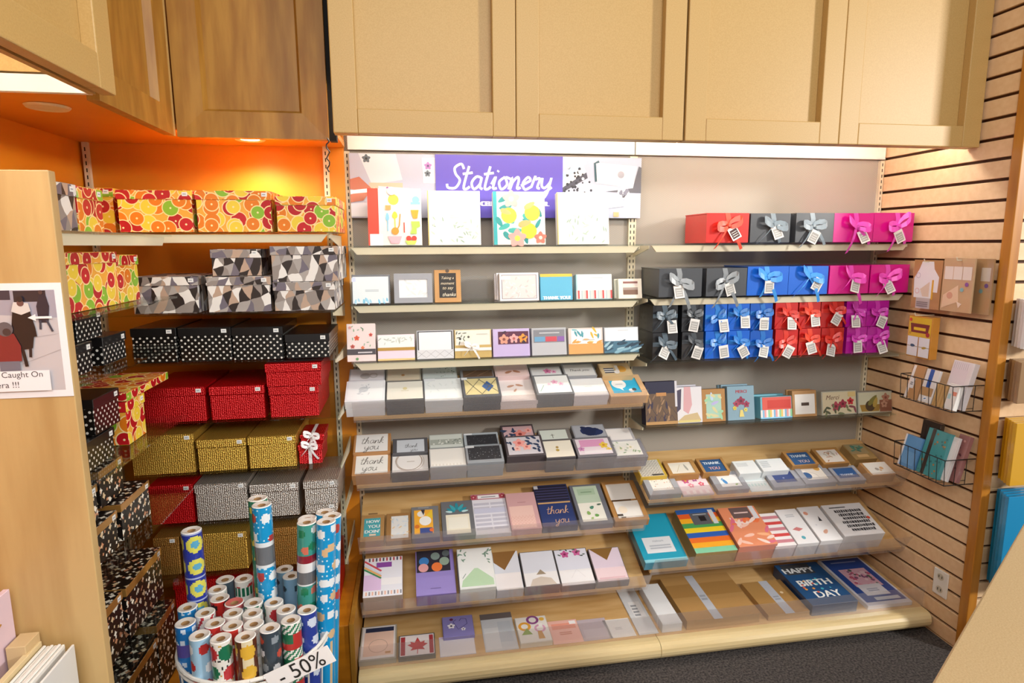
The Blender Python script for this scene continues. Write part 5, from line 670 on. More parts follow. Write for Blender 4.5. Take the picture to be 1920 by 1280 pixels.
def downlight(label, x, y, on):
    r = empty('downlight', (x, y, 2.06)); tag(r, label, 'downlight', 'recessed downlights')
    m = MB(); n = 24
    for i in range(n):
        a, b = 2*math.pi*i/n, 2*math.pi*(i+1)/n; q = lambda t, rr, z: (rr*math.cos(t), rr*math.sin(t), z)
        m.face([q(a, .055, -.001), q(b, .055, -.001), q(b, .05, -.007), q(a, .05, -.007)], None); m.face([q(a, .05, -.007), q(b, .05, -.007), q(b, .033, -.004), q(a, .033, -.004)], None)
    m.build('trim_ring', 'metal', r)
    m = MB(); m.face([(.034*math.cos(2*math.pi*i/n), -.034*math.sin(2*math.pi*i/n), -.0035) for i in range(n)], None); m.build('lens', 'lampwarm' if on else 'metal', r)
    l = bpy.data.lights.new('downlight_beam', 'SPOT'); l.energy = 22 if on else 5.0; l.color = (1, .78, .5); l.spot_size = R(150); l.spot_blend = .8; l.shadow_soft_size = .04
    o = bpy.data.objects.new('downlight_beam', l); COL.objects.link(o); o.parent = r; o.location = (0, 0, -.012)
downlight('lit recessed downlight above the citrus boxes', -.56, 2.43, True)
downlight('dim recessed downlight near the left wall', -.977, 1.96, False)
# ------------------------------------------------------------------ shelves
def gshelf(label, x0, x1, yf, zt, yb=2.638, rail=True, yaw=0, org=(0, 0)):
    r = empty('glass_shelf', (org[0], org[1], 0), (0, 0, R(yaw))); tag(r, label, 'shelf', 'glass shelves')
    bx('glass_pane', 'glass', r, x0, x1, yf, yb-.01, zt-.006, zt)
    if rail:
        m = MB(); n = len(m.v)
        a, b = x0+.012, x1-.012; y0, y1 = yf+.018, yf+.028
        m.v += [(a,y0,zt-.007),(b,y0,zt-.007),(b-.022,y0,zt-.034),(a+.022,y0,zt-.034),(a,y1,zt-.007),(b,y1,zt-.007),(b-.022,y1,zt-.034),(a+.022,y1,zt-.034)]
        for q in ((0,3,2,1),(4,5,6,7),(0,1,5,4),(1,2,6,5),(2,3,7,6),(3,0,4,7)): m.f.append(q); m.c.append((1,1,1,1))
        m.build('rail', 'metal', r)
    for x in (x0+.006, x1-.006):
        if yaw or (yb < 2.6 and x < -1): continue
        m = MB(); m.prism([(yf+.03, zt-.008), (yb-.012, zt-.008), (yb-.012, zt-.06), (yf+.03, zt-.02)], 'x', x-.002, x+.002); m.build('bracket', 'metal', r)
for i, (z, yf) in enumerate(((1.674, 2.44), (1.448, 2.44), (1.225, 2.41))):
    gshelf(('glass shelf holding four albums', 'glass shelf under the hang tab card pack', 'glass shelf with the ribbon tied gold cards')[i], -.238, .95, yf, z)
for i, (z, yf) in enumerate(((1.676, 2.41), (1.455, 2.41), (1.183, 2.40), (.896, 2.42))):
    gshelf(('top glass shelf of the right bay under red box', 'second glass shelf of the right bay', 'glass shelf under the ribbon gift cubes', 'glass shelf holding the MERCI cards')[i], .968, 2.186, yf, z, rail=i < 2)
for z, l in ((1.721, 'alcove shelf under the citrus boxes'), (1.451, 'alcove shelf under the triangle print boxes'), (1.282, 'alcove shelf under the polka dot boxes'), (1.072, 'alcove shelf under the red foil boxes'), (.887, 'alcove shelf under the gold foil boxes'), (.701, 'alcove shelf under the silver foil boxes'), (.509, 'lowest alcove shelf behind the paper rolls')):
    gshelf(l, -1.19, -.268, 2.20, z, 2.598, rail=z > 1.7)
for z, l in ((1.712, 'left wall shelf under the triangle print box'), (1.513, 'left wall shelf under the large citrus box'), (1.353, 'left wall shelf under stacked polka dot boxes'), (1.108, 'left wall shelf under the corner citrus box'), (.852, 'left wall shelf under star print boxes'), (.564, 'lowest left wall shelf above the platform')):
    gshelf(l, 0, .78, 0, z, .435, rail=z > 1.7, yaw=90, org=(-.765, 1.40))
def tray(label, x0, x1, yf, zf, th, lean=.05, lh=.075):
    r = empty('sloped_tray', (0, 0, 0)); tag(r, label, 'display tray', 'sloped trays'); t = R(th); Ln = (2.634-yf)/math.cos(t)
    d = Vector((0, math.cos(t), math.sin(t))); n = Vector((0, -math.sin(t), math.cos(t))); a = Vector((0, yf, zf)); b = a+d*Ln
    m = MB(); m.prism([(q.y, q.z) for q in (a-n*.014, b-n*.014, b, a)], 'x', x0, x1); m.build('board', 'deck', r)
    p = [(yf-.001, zf-.016), (yf-.001-lean, zf+lh), (yf-.005-lean, zf+lh), (yf-.006, zf-.018)]
    m = MB(); m.prism(p, 'x', x0, x1+.0); m.build('acrylic_lip', 'acrylic', r)
    for x in (x0+.05, x1-.05):
        m = MB(); m.prism([(yf+.05, zf+.0), (2.63, zf+.08), (2.63, zf-.02)], 'x', x-.002, x+.002); m.build('bracket', 'metal', r)
tray('acrylic lipped tray of boxed cards under the ribbon tied set', -.238, .952, 2.40, 1.008, 24)
tray('acrylic lipped tray with black glitter card boxes', -.238, .952, 2.40, .727, 24)
tray('acrylic lipped tray of upright notepads', -.236, .955, 2.36, .478, 24)
tray('acrylic lipped tray of letter sets', -.232, .955, 2.31, .234, 24)
tray('acrylic lipped tray of silver window card boxes', .968, 2.182, 2.35, .595, 22)
tray('acrylic lipped tray of gift bags and sticker sheets', .968, 2.182, 2.31, .298, 22)
for x0, x1, l in ((-.238, .943, 'maple base deck of the left grey bay'), (.945, 2.176, 'maple base deck of the right grey bay')):
    r = empty('base_deck', (0, 0, 0)); tag(r, l, 'base deck', 'base decks'); t = R(5)
    m = MB(); m.prism([(2.165, .07), (2.635, .07), (2.635, .094+.46*math.tan(t)), (2.165, .093)], 'x', x0, x1); m.build('deck_board', 'deck', r)
    pf = [(2.17, .02)]+[(2.14-.032*math.sin(k*math.pi/8), .056-.036*math.cos(k*math.pi/8)) for k in range(9)]+[(2.17, .0925)]
    m = MB(); m.prism(pf, 'x', x0, x1); m.build('bullnose', 'nosing', r, smooth=False)
    bx('kick_shadow_board', 'dark', r, x0+.02, x1-.02, 2.22, 2.24, 0, .07)  # near-black board painted as the shadow under the deck
    m = MB(); m.prism([(2.166, .094), (2.160, .19), (2.157, .19), (2.163, .094)], 'x', x0, x1); m.build('acrylic_lip', 'acrylic', r)
# platform of the alcove
r = empty('platform'); tag(r, 'orange brown wooden platform along the alcove floor', 'platform')
bx('platform_back', 'plat', r, -1.198, -.264, 2.133, 2.598, 0, .30, bev=.003); bx('platform_left', 'plat', r, -1.198, -.72, 1.40, 2.132, 0, .30, bev=.003)
# ------------------------------------------------------------------ banner
W, H = 1.228, .254
b = bx('banner', 'paper', None, 0, W, 0, .003, 0, H); b.data.materials.clear(); b.data.materials.append(mat('banner_card', '#c3c6d4', .4)); b.location = (-.231, 2.612, 1.787); tag(b, 'purple Stationery banner with envelope photographs', 'banner')
d = [('r', 0, 0, .279, 1, '#b3b7c9'), ('p', [(.03, 1), (.15, 1), (.17, .6), (.07, .52)], '#d3d6de'), ('p', [(.06, .55), (.17, .55), (.17, .35), (.065, .35)], '#c9b49c'), ('p', [(.09, .5), (.22, .46), (.22, .2), (.1, .2)], '#ccd0dc'), ('f', .12, .4, .018, '#9a5aa0', '#5a2a60'), ('f', .055, .92, .014, '#55606a', '#333'+'333'), ('p', [(.235, .95), (.279, .95), (.279, .55), (.238, .55)], '#d5d7df'), ('f', .255, .82, .013, '#a878b8', '#5a4a70'), ('f', .253, .7, .011, '#66707c', '#333a44'),
 ('p', [(0, .6), (.03, .64), (.065, .48), (.07, .44), (.04, .4), (0, .45)], '#b5705a'), ('p', [(0, .36), (.05, .44), (.06, .38), (.04, .27), (0, .24)], '#b8755f'), ('s', [(0, .4), (.08, .44)], .012, '#f0f0f0'), ('p', [(.0, .02), (.08, .02), (.06, .25), (0, .22)], '#cfd2dc'),
 ('r', .715, 0, 1, 1, '#b1b7cb'), ('p', [(.715, .75), (.8, .98), (.8, .9), (.715, .6)], '#a9bfd8'), ('p', [(.715, .62), (.79, .85), (.8, .76), (.715, .5)], '#c9cfd8'), ('p', [(.715, .5), (.8, .75), (.805, .66), (.715, .42)], '#4a4c5a'), ('d', 22, 1, ['#33353f', '#dfe2ea'], .006, .72, .62, .79, .86), ('d', 18, 1, ['#33353f'], .005, .72, .42, .82, .6), ('p', [(.83, .92), (.985, .86), (.97, .5), (.835, .58)], '#d5d7df'), ('s', [(.835, .6), (.83, .9), (.845, .93)], .008, '#3d5a66'), ('p', [(.87, .44), (.97, .5), (.99, .86), (1, .84), (1, .42)], '#5d5e68'), ('c', .925, .72, .012, '#a5a5b2'), ('c', .935, .42, .022, '#dfe1ea'), ('d', 8, 2, ['#44464e', '#77798a'], .007, .92, .36, .95, .46), ('p', [(.84, .3), (.93, .38), (.94, .2), (.86, .15)], '#d3d6de'), ('r', .9, .02, .92, .1, '#c9a87a'),
 ('r', .279, 0, .715, 1, '#6053b8'), ('S', 'Stationery', .497, .62, .355, '#f2f2f8'), ('t', 'CELEBRATE TOGETHER.', .548, .23, .235, '#eeeef6')]
m = MB(); draw(m, d, W, H); m.build('banner_print', 'paper', b)['kind'] = 'stuff'
m = MB(); m.path([(-.262+.006*math.sin(i*1.9), 2.2+.004*math.cos(i*1.3), 2.03-.011*i) for i in range(11)], .0022, n=5); tag(m.build('pull_chain', 'wire'), 'dark beaded pull chain hanging beside the beige cabinet', 'chain')
# ------------------------------------------------------------------ products
for it in ITEMS:
    o = product(*it[:4], it[4], *it[5:])
    op = it[11]
    if op.get('stack') and it[8] > .03:                                    # split deep stacks: the shown box on top, its twin below
        T = it[8]; h = T/2
        for q in [o.data]:
            for v in q.vertices:
                if v.co.y > .001: v.co.y = h-.0006
        m = MB(); m.box(.002, it[6]-.002, 0, h-.0006, .001, it[7]-.002, it[9]); u = bevel(m.build(it[0], 'paper'), .0012, 1)
        t = R(it[5]); n = Vector((0, -math.sin(t), math.cos(t))); pose(u, Vector(it[4])-n*h, it[5])
        tag(u, 'lower box directly beneath the '+' '.join(it[1].replace(',', '').split()[:9]), it[2], it[3])
    for k in range(op.get('back', 0)):                                     # further copies standing behind the front one
        m = MB(); m.box(0, it[6], 0, it[8]*.4, 0, it[7]-.004*k-.002, it[9]); u = bevel(m.build(it[0], 'paper'), .0012, 1)
        pose(u, (it[4][0]-.006*(k+1), it[4][1]+(it[8]*(1+.42*k)+.003)/math.sin(R(it[5])), it[4][2]), it[5])
        tag(u, ('copy standing right behind the ', 'rearmost copy behind the ')[k]+' '.join(it[1].replace(',', '').split()[:9]), it[2], it[3])
for x, l in ((.205, 'empty clear acrylic card stand on the second glass shelf'),):
    m = MB(); m.box(0, .105, 0, .06, 0, .002); m.box(0, .105, 0, .002, .002, .03); m.prism([(.056, .002), (.058, .002), (.074, .1), (.072, .1)], 'x', 0, .105); o = tag(m.build('acrylic_stand', 'stand'), l, 'card stand'); o.location = (x, 2.462, 1.4485)
rb = random.Random(11)
for label, tagn, x, y, z, wd, dp, h, col, rib in BOWS:
    m = MB(); m.box(.0015, wd-.0015, 0, dp, 0, h-.004, col); o = bevel(m.build('ribbon_gift_box', 'gloss'), .0015, 1); o.location = (x, y, z); tag(o, label, 'gift box', 'ribbon tied gift boxes')
    m = MB(); m.box(0, wd, -.003, dp, h-.004, h, col); m.box(0, wd, -.003, 0, h*.0+.002, h-.004, col); m.build('flap_lid', 'gloss', o)
    f = MB(); cx = wd*rb.uniform(.42, .6); cz = h*rb.uniform(.5, .66); f.strip([(cx-.004, -.004, h), (cx+.002, -.0045, h*.8), (cx, -.004, cz)], [(.011, 0, 0)]*3, rib)
    if tagn in ('low', 'up'): f.strip([(0, -.004, cz), (wd, -.004, cz)], [(0, 0, .009)]*2, rib)
    bow_geo(f, cx, -.004, cz, wd*.62 if tagn in ('top', 'mid') else wd*.8, rib, rnd=rb); f.build('ribbon_bow', 'satin', o)
    g = MB(); g.box(-.021, .021, -.0012, 0, -.027, .027, '#e9e6e2'); g.box(-.016, .016, -.0014, -.001, -.021, .016, '#aaa9a6' if 'red ribbon gift box' not in label else '#4a2a2a')
    for k in range(3): g.box(-.012, .012, -.0016, -.0012, -.014+.009*k, -.011+.009*k, '#d9d7d3')
    q = g.build('gift_tag', 'paper', o); q.location = (cx+rb.uniform(-.012, .03), -.02, max(.024, cz-rb.uniform(.03, .05))); q.rotation_euler = (R(rb.uniform(-14, 4)), R(rb.uniform(-35, 35)), 0)
def storage(style, label, x, y, z, wd, dp, h, lid, yaw, st):
    e = .003; m = MB(); m.box(e, wd-e, e, dp-e, 0, h-.002)
    o = bevel(m.build('storage_box', style, None, True), .001, 1); o.location = (x, y, z); o.rotation_euler = (0, 0, R(yaw)); tag(o, label, 'box', {'citrus': 'citrus print boxes', 'marble': 'triangle print boxes', 'polka': 'polka dot boxes', 'stars': 'star print boxes'}.get(style, 'foil boxes'))
    lm = {'polka': 'black', 'stars': 'goldband'}.get(style, style); l = MB()
    l.box(0, wd, 0, dp, h-lid, h); lo = bevel(l.build('lid', lm, o, True), .0012, 1)
    if style == 'stars': q = MB(); q.box(.001, wd-.001, .001, dp-.001, h, h+.0008); q.build('lid_top', 'stars', lo, True)
    if style == 'redgift':
        q = MB(); q.strip([(wd*.5, -.001, 0), (wd*.5, -.001, h+.001), (wd*.5, dp, h+.001)], [(.006, 0, 0)]*3, '#e9e4e4'); bow_geo(q, wd*.5, -.002, h, .06, '#ece8e8'); q.build('ribbon_bow', 'satin', o)
    elif st:
        q = MB(); sx = wd-.03; q.box(sx, sx+.017, -.001, .0005, h-.019, h-.006, '#e6e6e4'); q.box(sx+.003, sx+.013, -.0013, -.0009, h-.014, h-.011, '#9aa0a8'); q.build('price_sticker', 'paper', lo)
for s in STORE: storage(*s)
# ------------------------------------------------------------------ wire basket of wrapping paper rolls
bc = Vector((-.465, 1.69)); r = empty('roll_basket', (bc.x, bc.y, 0)); tag(r, 'white wire basket full of wrapping paper rolls', 'basket')
def ring(z, rad, wr, n=40):
    m = MB(); m.path([(rad*math.cos(2*math.pi*i/n), rad*math.sin(2*math.pi*i/n), z) for i in range(n+1)], wr, n=8); return m
ring(.585, .198, .0055).build('rim', 'whitewire', r); ring(.57, .198, .004).build('rim_lower', 'whitewire', r)
for z, rad in ((.40, .19), (.2, .178), (.012, .165)): ring(z, rad, .003).build('hoop', 'whitewire', r)
for i in range(20):
    a = 2*math.pi*i/20; m = MB(); m.tube((.165*math.cos(a), .165*math.sin(a), .012), (.198*math.cos(a), .198*math.sin(a), .57), .0025); m.build('upright_wire', 'whitewire', r)
m = MB(); m.face([(.165*math.cos(2*math.pi*i/20), .165*math.sin(2*math.pi*i/20), .014) for i in range(20)], None); m.build('basket_floor', 'whitewire', r)
def pat(kind, u, z, ztop):
    t = ztop-z; h = lambda a, b, c: (math.sin(a*12.99+b*78.23+c*3.7)*43758.5) % 1
    def dots(px, pz, rad, cs, j=0):
        i, k = int(u*px), int(t/pz); fx, fz = u*px-i-.5, (t/pz-k)-.5; fx *= .16/px; fz *= pz
        return cs[int(h(i, k, 1)*len(cs))] if math.hypot(fx+(h(i, k, 2)-.5)*j, fz+(h(i, k, 3)-.5)*j) < rad else None
    K = {'navy': lambda: dots(3, .066, .011, ['#5aa7c9']) if dots(3, .066, .011, [1]) else dots(3, .066, .024, ['#d9d45a']) or ('#a9b4dc' if (t % .066) < .003 else '#27389c'),
     'green': lambda: dots(5, .05, .011, ['#d8c23c', '#c9cf6a'], .012) or '#237a5c', 'cyan': lambda: lab(.115, .17, '#6a6e74') or lab(.105, .18, '#dfe5ea') or dots(4, .06, .014, ['#e6ecf0', '#e6ecf0', '#b03a3a'], .02) or dots(11, .017, .0022, ['#cfeaf4'], .008) or '#1493cc',
     'teal': lambda: lab(.14, .175, '#66686c') or lab(.09, .112, '#8a2030') or lab(.112, .18, '#e2e4e6') or dots(5, .045, .012, ['#e4e8e4', '#1f7a55', '#d0705a'], .015) or '#3f9488', 'cyan2': lambda: dots(5, .05, .013, ['#e9eef2', '#d8b58a'], .02) or dots(12, .016, .002, ['#d5ecf6'], .008) or '#1796d2', 'cyan3': lambda: dots(4, .055, .014, ['#e9eef2', '#b5443c', '#e9eef2'], .02) or '#1b98d0', 'white2': lambda: '#e3e3df' if t < .02 else '#4a9f98',
     'blue': lambda: dots(8, .02, .004, ['#cfe4f4'], .01) or '#1e82c4', 'blue2': lambda: '#5a4fa0' if .05 < t < .085 else dots(6, .03, .007, ['#d5e2f2'], .01) or '#1c74bd', 'santa': lambda: dots(4, .05, .014, ['#c03434', '#e8edf2'], .015) or '#9cc3de', 'redleaf': lambda: '#b5343a' if abs((t*18+u*6) % 1-.5) < .14 and t < .05 else '#e3ded8',
     'white': lambda: dots(7, .03, .006, ['#c9b8b0', '#a9b5b0'], .01) or '#e0ddd7', 'red': lambda: dots(5, .03, .01, ['#2a1f22', '#e4dedb'], .012) or '#bb2b26', 'greyred': lambda: '#b53a34' if u*3 % 1 < .4 and t > .02 else '#4a5a66', 'joy': lambda: ('#e8e6e0' if (u*14) % 1 < .4 else '#1f6a4c') if .02 < t < .045 else dots(5, .05, .012, ['#b5343a'], .01) or '#e3e0da', 'redblue': lambda: '#b5cfe0' if t > .012 else '#b05458',
     'red2': lambda: dots(5, .028, .008, ['#e6dfdc'], .012) or '#c0322c', 'gift': lambda: dots(4, .055, .02, ['#1f6f4e', '#b5343a'], .01) or dots(10, .02, .003, ['#c8a04a', '#2a2a2a'], .01) or '#e4e1da', 'brown': lambda: dots(3, .06, .02, ['#dcae3c'], .012) or ('#5a2f1c' if (u*2+.2) % 1 < .6 and t < .12 else '#e0d2ae'), 'stripeg': lambda: '#2a6f52' if (t*45+u*5) % 1 < .4 else '#e0ded8', 'dark': lambda: dots(4, .04, .011, ['#e3e6ea', '#8a949c', '#c04a38'], .015) or '#3a4650', 'whiteg': lambda: dots(3, .05, .018, ['#1f6a4c', '#b5343a'], .01) or '#e2dfd9', 'silver': lambda: '#8fa3bb' if t > .03 else '#b9bcc2',
     'plaid': lambda: ('#e6e3dd' if (t*60+u*9) % 1 < .5 else '#2f7a58') if t % .07 < .028 else ('#1f6a48' if t % .07 < .055 and (u*2) % 1 < .6 else '#b5332f'), 'snow': lambda: dots(4, .05, .014, ['#cfd9ea'], .012) or '#2c3f96', 'lblue': lambda: dots(4, .06, .009, ['#3a4a5a'], .01) or '#8fb5d3', 'redstripe': lambda: '#b52c30' if (t*40+u*4) % 1 < .5 else '#e2dcd6'}
    def lab(a, b, c): return c if a < t < b and .45 < u < .98 else None
    return K[kind]()
for label, x, y, zt, lean, kind, rad in ROLLS:
    tall = zt > .75; n = 40; z0 = .02; zs = [zt-.0045*i for i in range(int((zt-(.50 if not tall else .55))/.0045)+1)]+[z0]
    r = empty('wrapping_paper_roll', (x-lean*(zt-.3)*.6, y, 0)); tag(r, label, 'paper roll', 'rolls of wrapping paper'); dx = lambda z: lean*(z-.02)*.9*.6
    m = MB()
    for a in range(n):
        t0, t1 = 2*math.pi*a/n, 2*math.pi*(a+1)/n
        for zi, zj in zip(zs, zs[1:]):
            c = pat(kind, a/n, (zi+zj)/2 if zj > z0 else zi, zt)
            m.face([(rad*math.cos(t0)+dx(zj), rad*math.sin(t0), zj), (rad*math.cos(t1)+dx(zj), rad*math.sin(t1), zj), (rad*math.cos(t1)+dx(zi), rad*math.sin(t1), zi), (rad*math.cos(t0)+dx(zi), rad*math.sin(t0), zi)], c)
    m.build('printed_sheet', 'gloss', r)
    m = MB(); ir = rad*.42
    for a in range(20):
        t0, t1 = math.pi*a/10, math.pi*(a+1)/10; q = lambda t, k, z: (k*math.cos(t)+dx(zt), k*math.sin(t), z)
        m.face([q(t0, rad, zt), q(t1, rad, zt), q(t1, rad*.9, zt+.002), q(t0, rad*.9, zt+.002)], '#e4e2de'); m.face([q(t0, rad*.9, zt+.002), q(t1, rad*.9, zt+.002), q(t1, ir, zt-.001), q(t0, ir, zt-.001)], '#cfc9c2' if kind != 'redblue' else '#c0605c'); m.face([q(t0, ir, zt-.001), q(t1, ir, zt-.001), q(t1, ir, zt-.03), q(t0, ir, zt-.03)], '#a8835a')
    m.face([(ir*math.cos(math.pi*a/10)+dx(zt), ir*math.sin(math.pi*a/10), zt-.03) for a in range(20)], '#6a5038'); m.build('rolled_end', 'gloss', r)
# sale sign clipped on the rim
o = empty('sale_sign', SIGN[0], (0, -SIGN[1], R(-8))); tag(o, 'white sale sign reading minus 50% on the basket rim', 'sign')
bx('sign_card', 'paper', o, -.092, .092, -.001, .001, -.024, .024); m = MB(); put_text(m, '- 50%', 0.005, 0, .128, 4, '#2b2a28'); m.build('sign_lettering', 'paper', o).location = (0, -.001, 0)
# ------------------------------------------------------------------ end panel and poster
o = bx('end_panel', 'birch', None, -1.198, -.69, 1.36, 1.384, 0, 1.822, bev=.002); tag(o, 'pale birch end panel with taped warning poster', 'panel')
PW, PH = .29, .232; o = bx('poster', 'paper', None, 0, PW, -.0008, 0, 0, PH); o.location = (-.981, 1.359, 1.372); tag(o, 'taped notice with security camera photograph', 'poster')
d = [('r', 0, 0, 1, 1, '#e6e7ec'), ('r', .04, .06, .955, .94, '#bdb8bc'), ('p', [(.04, .94), (.955, .94), (.955, .7), (.04, .78)], '#9d9aa8'), ('r', .7, .84, .9, .935, '#2c2a34'), ('r', .6, .86, .68, .94, '#3a3846'), ('s', [(.7, .3), (.955, .42)], .003, '#a39ea2'), ('s', [(.6, .5), (.955, .56)], .003, '#aaa5aa'),
 ('p', [(.84, .66), (.835, .8), (.86, .9), (.9, .9), (.915, .8), (.9, .66)], '#262838'), ('s', [(.85, .68), (.845, .6)], .014, '#3a4252'), ('s', [(.89, .68), (.92, .58)], .014, '#3a4252'), ('c', .872, .92, .014, '#4a3a3c'),
 ('p', [(.514, .58), (.514, .84), (.56, .82), (.585, .72), (.575, .58)], '#272630'), ('c', .545, .845, .022, '#2e2a30'),
 ('p', [(.675, .42), (.668, .62), (.69, .79), (.79, .79), (.815, .62), (.82, .54), (.8, .54), (.785, .44)], '#1d1b22'), ('s', [(.72, .44), (.735, .28)], .022, '#1d1b22'), ('s', [(.77, .44), (.765, .36)], .018, '#24222a'), ('p', [(.68, .76), (.7, .84), (.79, .83), (.8, .76), (.74, .73)], '#cfcac6'), ('c', .743, .83, .022, '#6a4a48'), ('c', .742, .865, .02, '#2a242a'),
 ('p', [(.55, .32), (.53, .5), (.56, .58), (.68, .57), (.715, .46), (.71, .33)], '#7d2a2e'), ('p', [(.57, .23), (.57, .33), (.695, .33), (.695, .23)], '#6d6d7c'), ('c', .63, .61, .05, '#5f5a60'), ('c', .64, .585, .026, '#3f3438'),
 ('p', [(.78, .705), (.83, .735), (.83, .715), (.93, .715), (.93, .695), (.83, .695), (.83, .675)], '#e9e9ec'), ('p', [(.44, .555), (.53, .555), (.53, .575), (.58, .54), (.53, .51), (.53, .53), (.44, .53)], '#e9e9ec'), ('r', .3, .065, .875, .245, '#e8e9ee'), ('t', 'Theft Caught On', .63, .205, .40, '#4a4a50'), ('t', 'Camera !!!', .55, .125, .25, '#4a4a50')]
m = MB(); draw(m, d, PW, PH); m.build('poster_print', 'gloss', o).location = (0, -.0008, 0)
# gift bags standing on a low shelf in front of the panel
o = bx('low_display_shelf', 'birch', None, -1.198, -.70, .45, 1.355, .53, .55); tag(o, 'low birch shelf in front of the end panel', 'shelf')
def slab(name, label, cat, x0, x1, y0, y1, z1, c, grp=None):
    m = MB(); m.box(x0, x1, y0, y1, .551, z1, c); return tag(bevel(m.build(name, 'paper'), .001, 1), label, cat, grp)
for i in range(2): slab('pink_gift_bag', ('front pale pink gift bag with gold cord handle', 'pale pink gift bag tucked behind the front one')[i], 'gift bag', -.862-.014*i, -.85-.014*i, .98, 1.345-.006*i, .968+.003*i, '#dcc3cf')
g = MB(); g.path([(-.848, 1.10, .90), (-.8475, 1.2, .895), (-.847, 1.26, .897), (-.8465, 1.30, .915)], .0022); h = g.build('cord_handle', 'goldband', bpy.data.objects['pink_gift_bag'])
slab('cream_box', 'cream folded box standing behind the white gift bags', 'box', -.845, -.808, 1.30, 1.35, .862, '#c9ad80'); slab('cream_board', 'cream board separating pink bag and white bags', 'board', -.815, -.803, .95, 1.345, .843, '#d5bf92')
for i in range(6): slab('white_gift_bag', ('first', 'second', 'third', 'fourth', 'fifth', 'sixth')[i]+' thin white gift bag counted from the cream board', 'gift bag', -.7995+.0072*i, -.7937+.0072*i, .95, 1.342, .834-.002*(i % 2), '#e2e0da', 'white gift bags on the low shelf')
slab('white_gift_bag', 'frontmost white gift bag leaning away from the others', 'gift bag', -.746, -.741, .95, 1.345, .828, '#dcdad6', 'white gift bags on the low shelf')
# ------------------------------------------------------------------ right wall goods
def wallpack(name, label, cat, yl, yr, z0, z1, x, T, c, des, grp='packs hanging on the slatwall', opt={}):
    wd = yl-yr; m = MB(); m.box(0, wd, 0, T, 0, z1-z0, c); o = bevel(m.build(name, 'gloss'), .001, 1); o.location = (x, yl, z0); o.rotation_euler = (0, 0, R(-90)); tag(o, label, cat, grp)
    p = MB(); draw(p, des, wd, z1-z0); p.build('front_print', 'gloss', o)['kind'] = 'stuff'; return o
def peg(label, y, z, x0): m = MB(); m.path([(2.19, y, z), (x0, y, z), (x0-.004, y, z+.012)], .0022); tag(m.build('slatwall_peg', 'metal'), label, 'hook', 'slatwall pegs')
wallpack('hang_pack', 'kraft hang pack with white bottle shaped tags', 'hang pack', 2.345, 2.20, 1.398, 1.602, 2.14, .012, '#b08456', [('p', [(.08, .22), (.05, .62), (.22, .82), (.3, .97), (.7, .97), (.74, .82), (.92, .66), (.9, .35), (.72, .35), (.72, .22)], '#e4e4e6'), ('r', .18, .0, .68, .22, '#b9b0ae'), ('p', [(.3, .4), (.62, .56), (.62, .25), (.4, .25)], '#d8c4b0'), ('r', .7, .2, .76, .6, '#d9a52c'), ('o', .2, .68, .08, .015, '#b5b5c0'), ('o', .2, .36, .08, .015, '#d9a0a0'), ('g', .22, .04, .62, .16, 3, '#8a8280')])
wallpack('hang_pack', 'front kraft party hang pack with white panels and dots', 'hang pack', 2.19, 2.05, 1.40, 1.614, 2.135, .008, '#c3a27c', [('r', .06, .6, .34, .84, '#dcd2c6'), ('r', .36, .6, .64, .84, '#dcd2c6'), ('r', .66, .6, .94, .84, '#dcd2c6'), ('p', [(.05, .05), (.6, .2), (.55, .5), (.08, .3)], '#dfc0a0'), ('c', .3, .3, .1, '#cf9a80'), ('c', .68, .42, .06, '#7fb0b5'), ('c', .82, .52, .06, '#8a5a9a'), ('p', [(.55, .2), (.72, .16), (.62, .08)], '#e3d2c0')])
wallpack('hang_pack', 'rear kraft party hang pack, half covered, shade painted into its colours', 'hang pack', 2.14, 2.0, 1.398, 1.612, 2.165, .008, '#a5835c', [('r', .66, .6, .94, .84, '#c0b2a2'), ('c', .7, .42, .06, '#6a8f92'), ('c', .85, .52, .06, '#6a4a7a')])  # copy of the front pack, its colours darkened to paint in shade
wallpack('card_pack', 'yellow party card pack with four white squares', 'card pack', 2.335, 2.21, 1.188, 1.365, 2.13, .035, '#c98a32', [('r', .04, .5, .96, .97, '#d9b52a'), ('p', [(.15, .6), (.85, .6), (.9, .82), (.1, .82)], '#7a3a28'), ('g', .25, .66, .75, .78, 1, '#e6c42c'), ('c', .1, .9, .06, '#c8402c'), ('c', .85, .58, .08, '#a8382c'), ('c', .12, .58, .05, '#c09a2a'), ('r', .04, .03, .48, .5, '#dfe0e6'), ('r', .52, .03, .96, .5, '#dfe0e6'), ('r', .04, .255, .96, .275, '#b0a89a'), ('l', .28, .28, .2, .1, 0, '#3d5a72'), ('l', .76, .26, .2, .08, 10, '#b5963c')])
peg('metal peg above the bottle tag pack', 2.27, 1.595, 2.12); peg('metal peg above the kraft party packs', 2.11, 1.605, 2.115); peg('metal peg above the yellow card pack', 2.27, 1.37, 2.10)
def wbasket(label, z0, z1):
    r = empty('wire_basket', (0, 0, 0)); tag(r, label, 'basket', 'black wire baskets on the slatwall'); xf, y0, y1 = 2.05, 2.005, 2.262
    m = MB()
    for z, xx in ((z1, xf), (z0, xf+.006)): m.path([(2.189, y1, z), (xx, y1, z), (xx, y0, z), (2.189, y0, z)], .0022)
    m.build('frame_wire', 'wire', r)
    for i in range(8):
        y = y0+(y1-y0)*i/7; m = MB(); m.tube((xf, y, z1), (xf+.006, y, z0), .0015); m.build('upright_wire', 'wire', r)
    for x in (2.1, 2.15):
        for y in (y0, y1): m = MB(); m.tube((x, y, z1), (x, y, z0), .0015); m.build('upright_wire', 'wire', r)
    m = MB()
    for i in range(8): y = y0+(y1-y0)*i/7; m.tube((xf+.006, y, z0), (2.189, y, z0), .0013)
    m.build('floor_wires', 'wire', r)
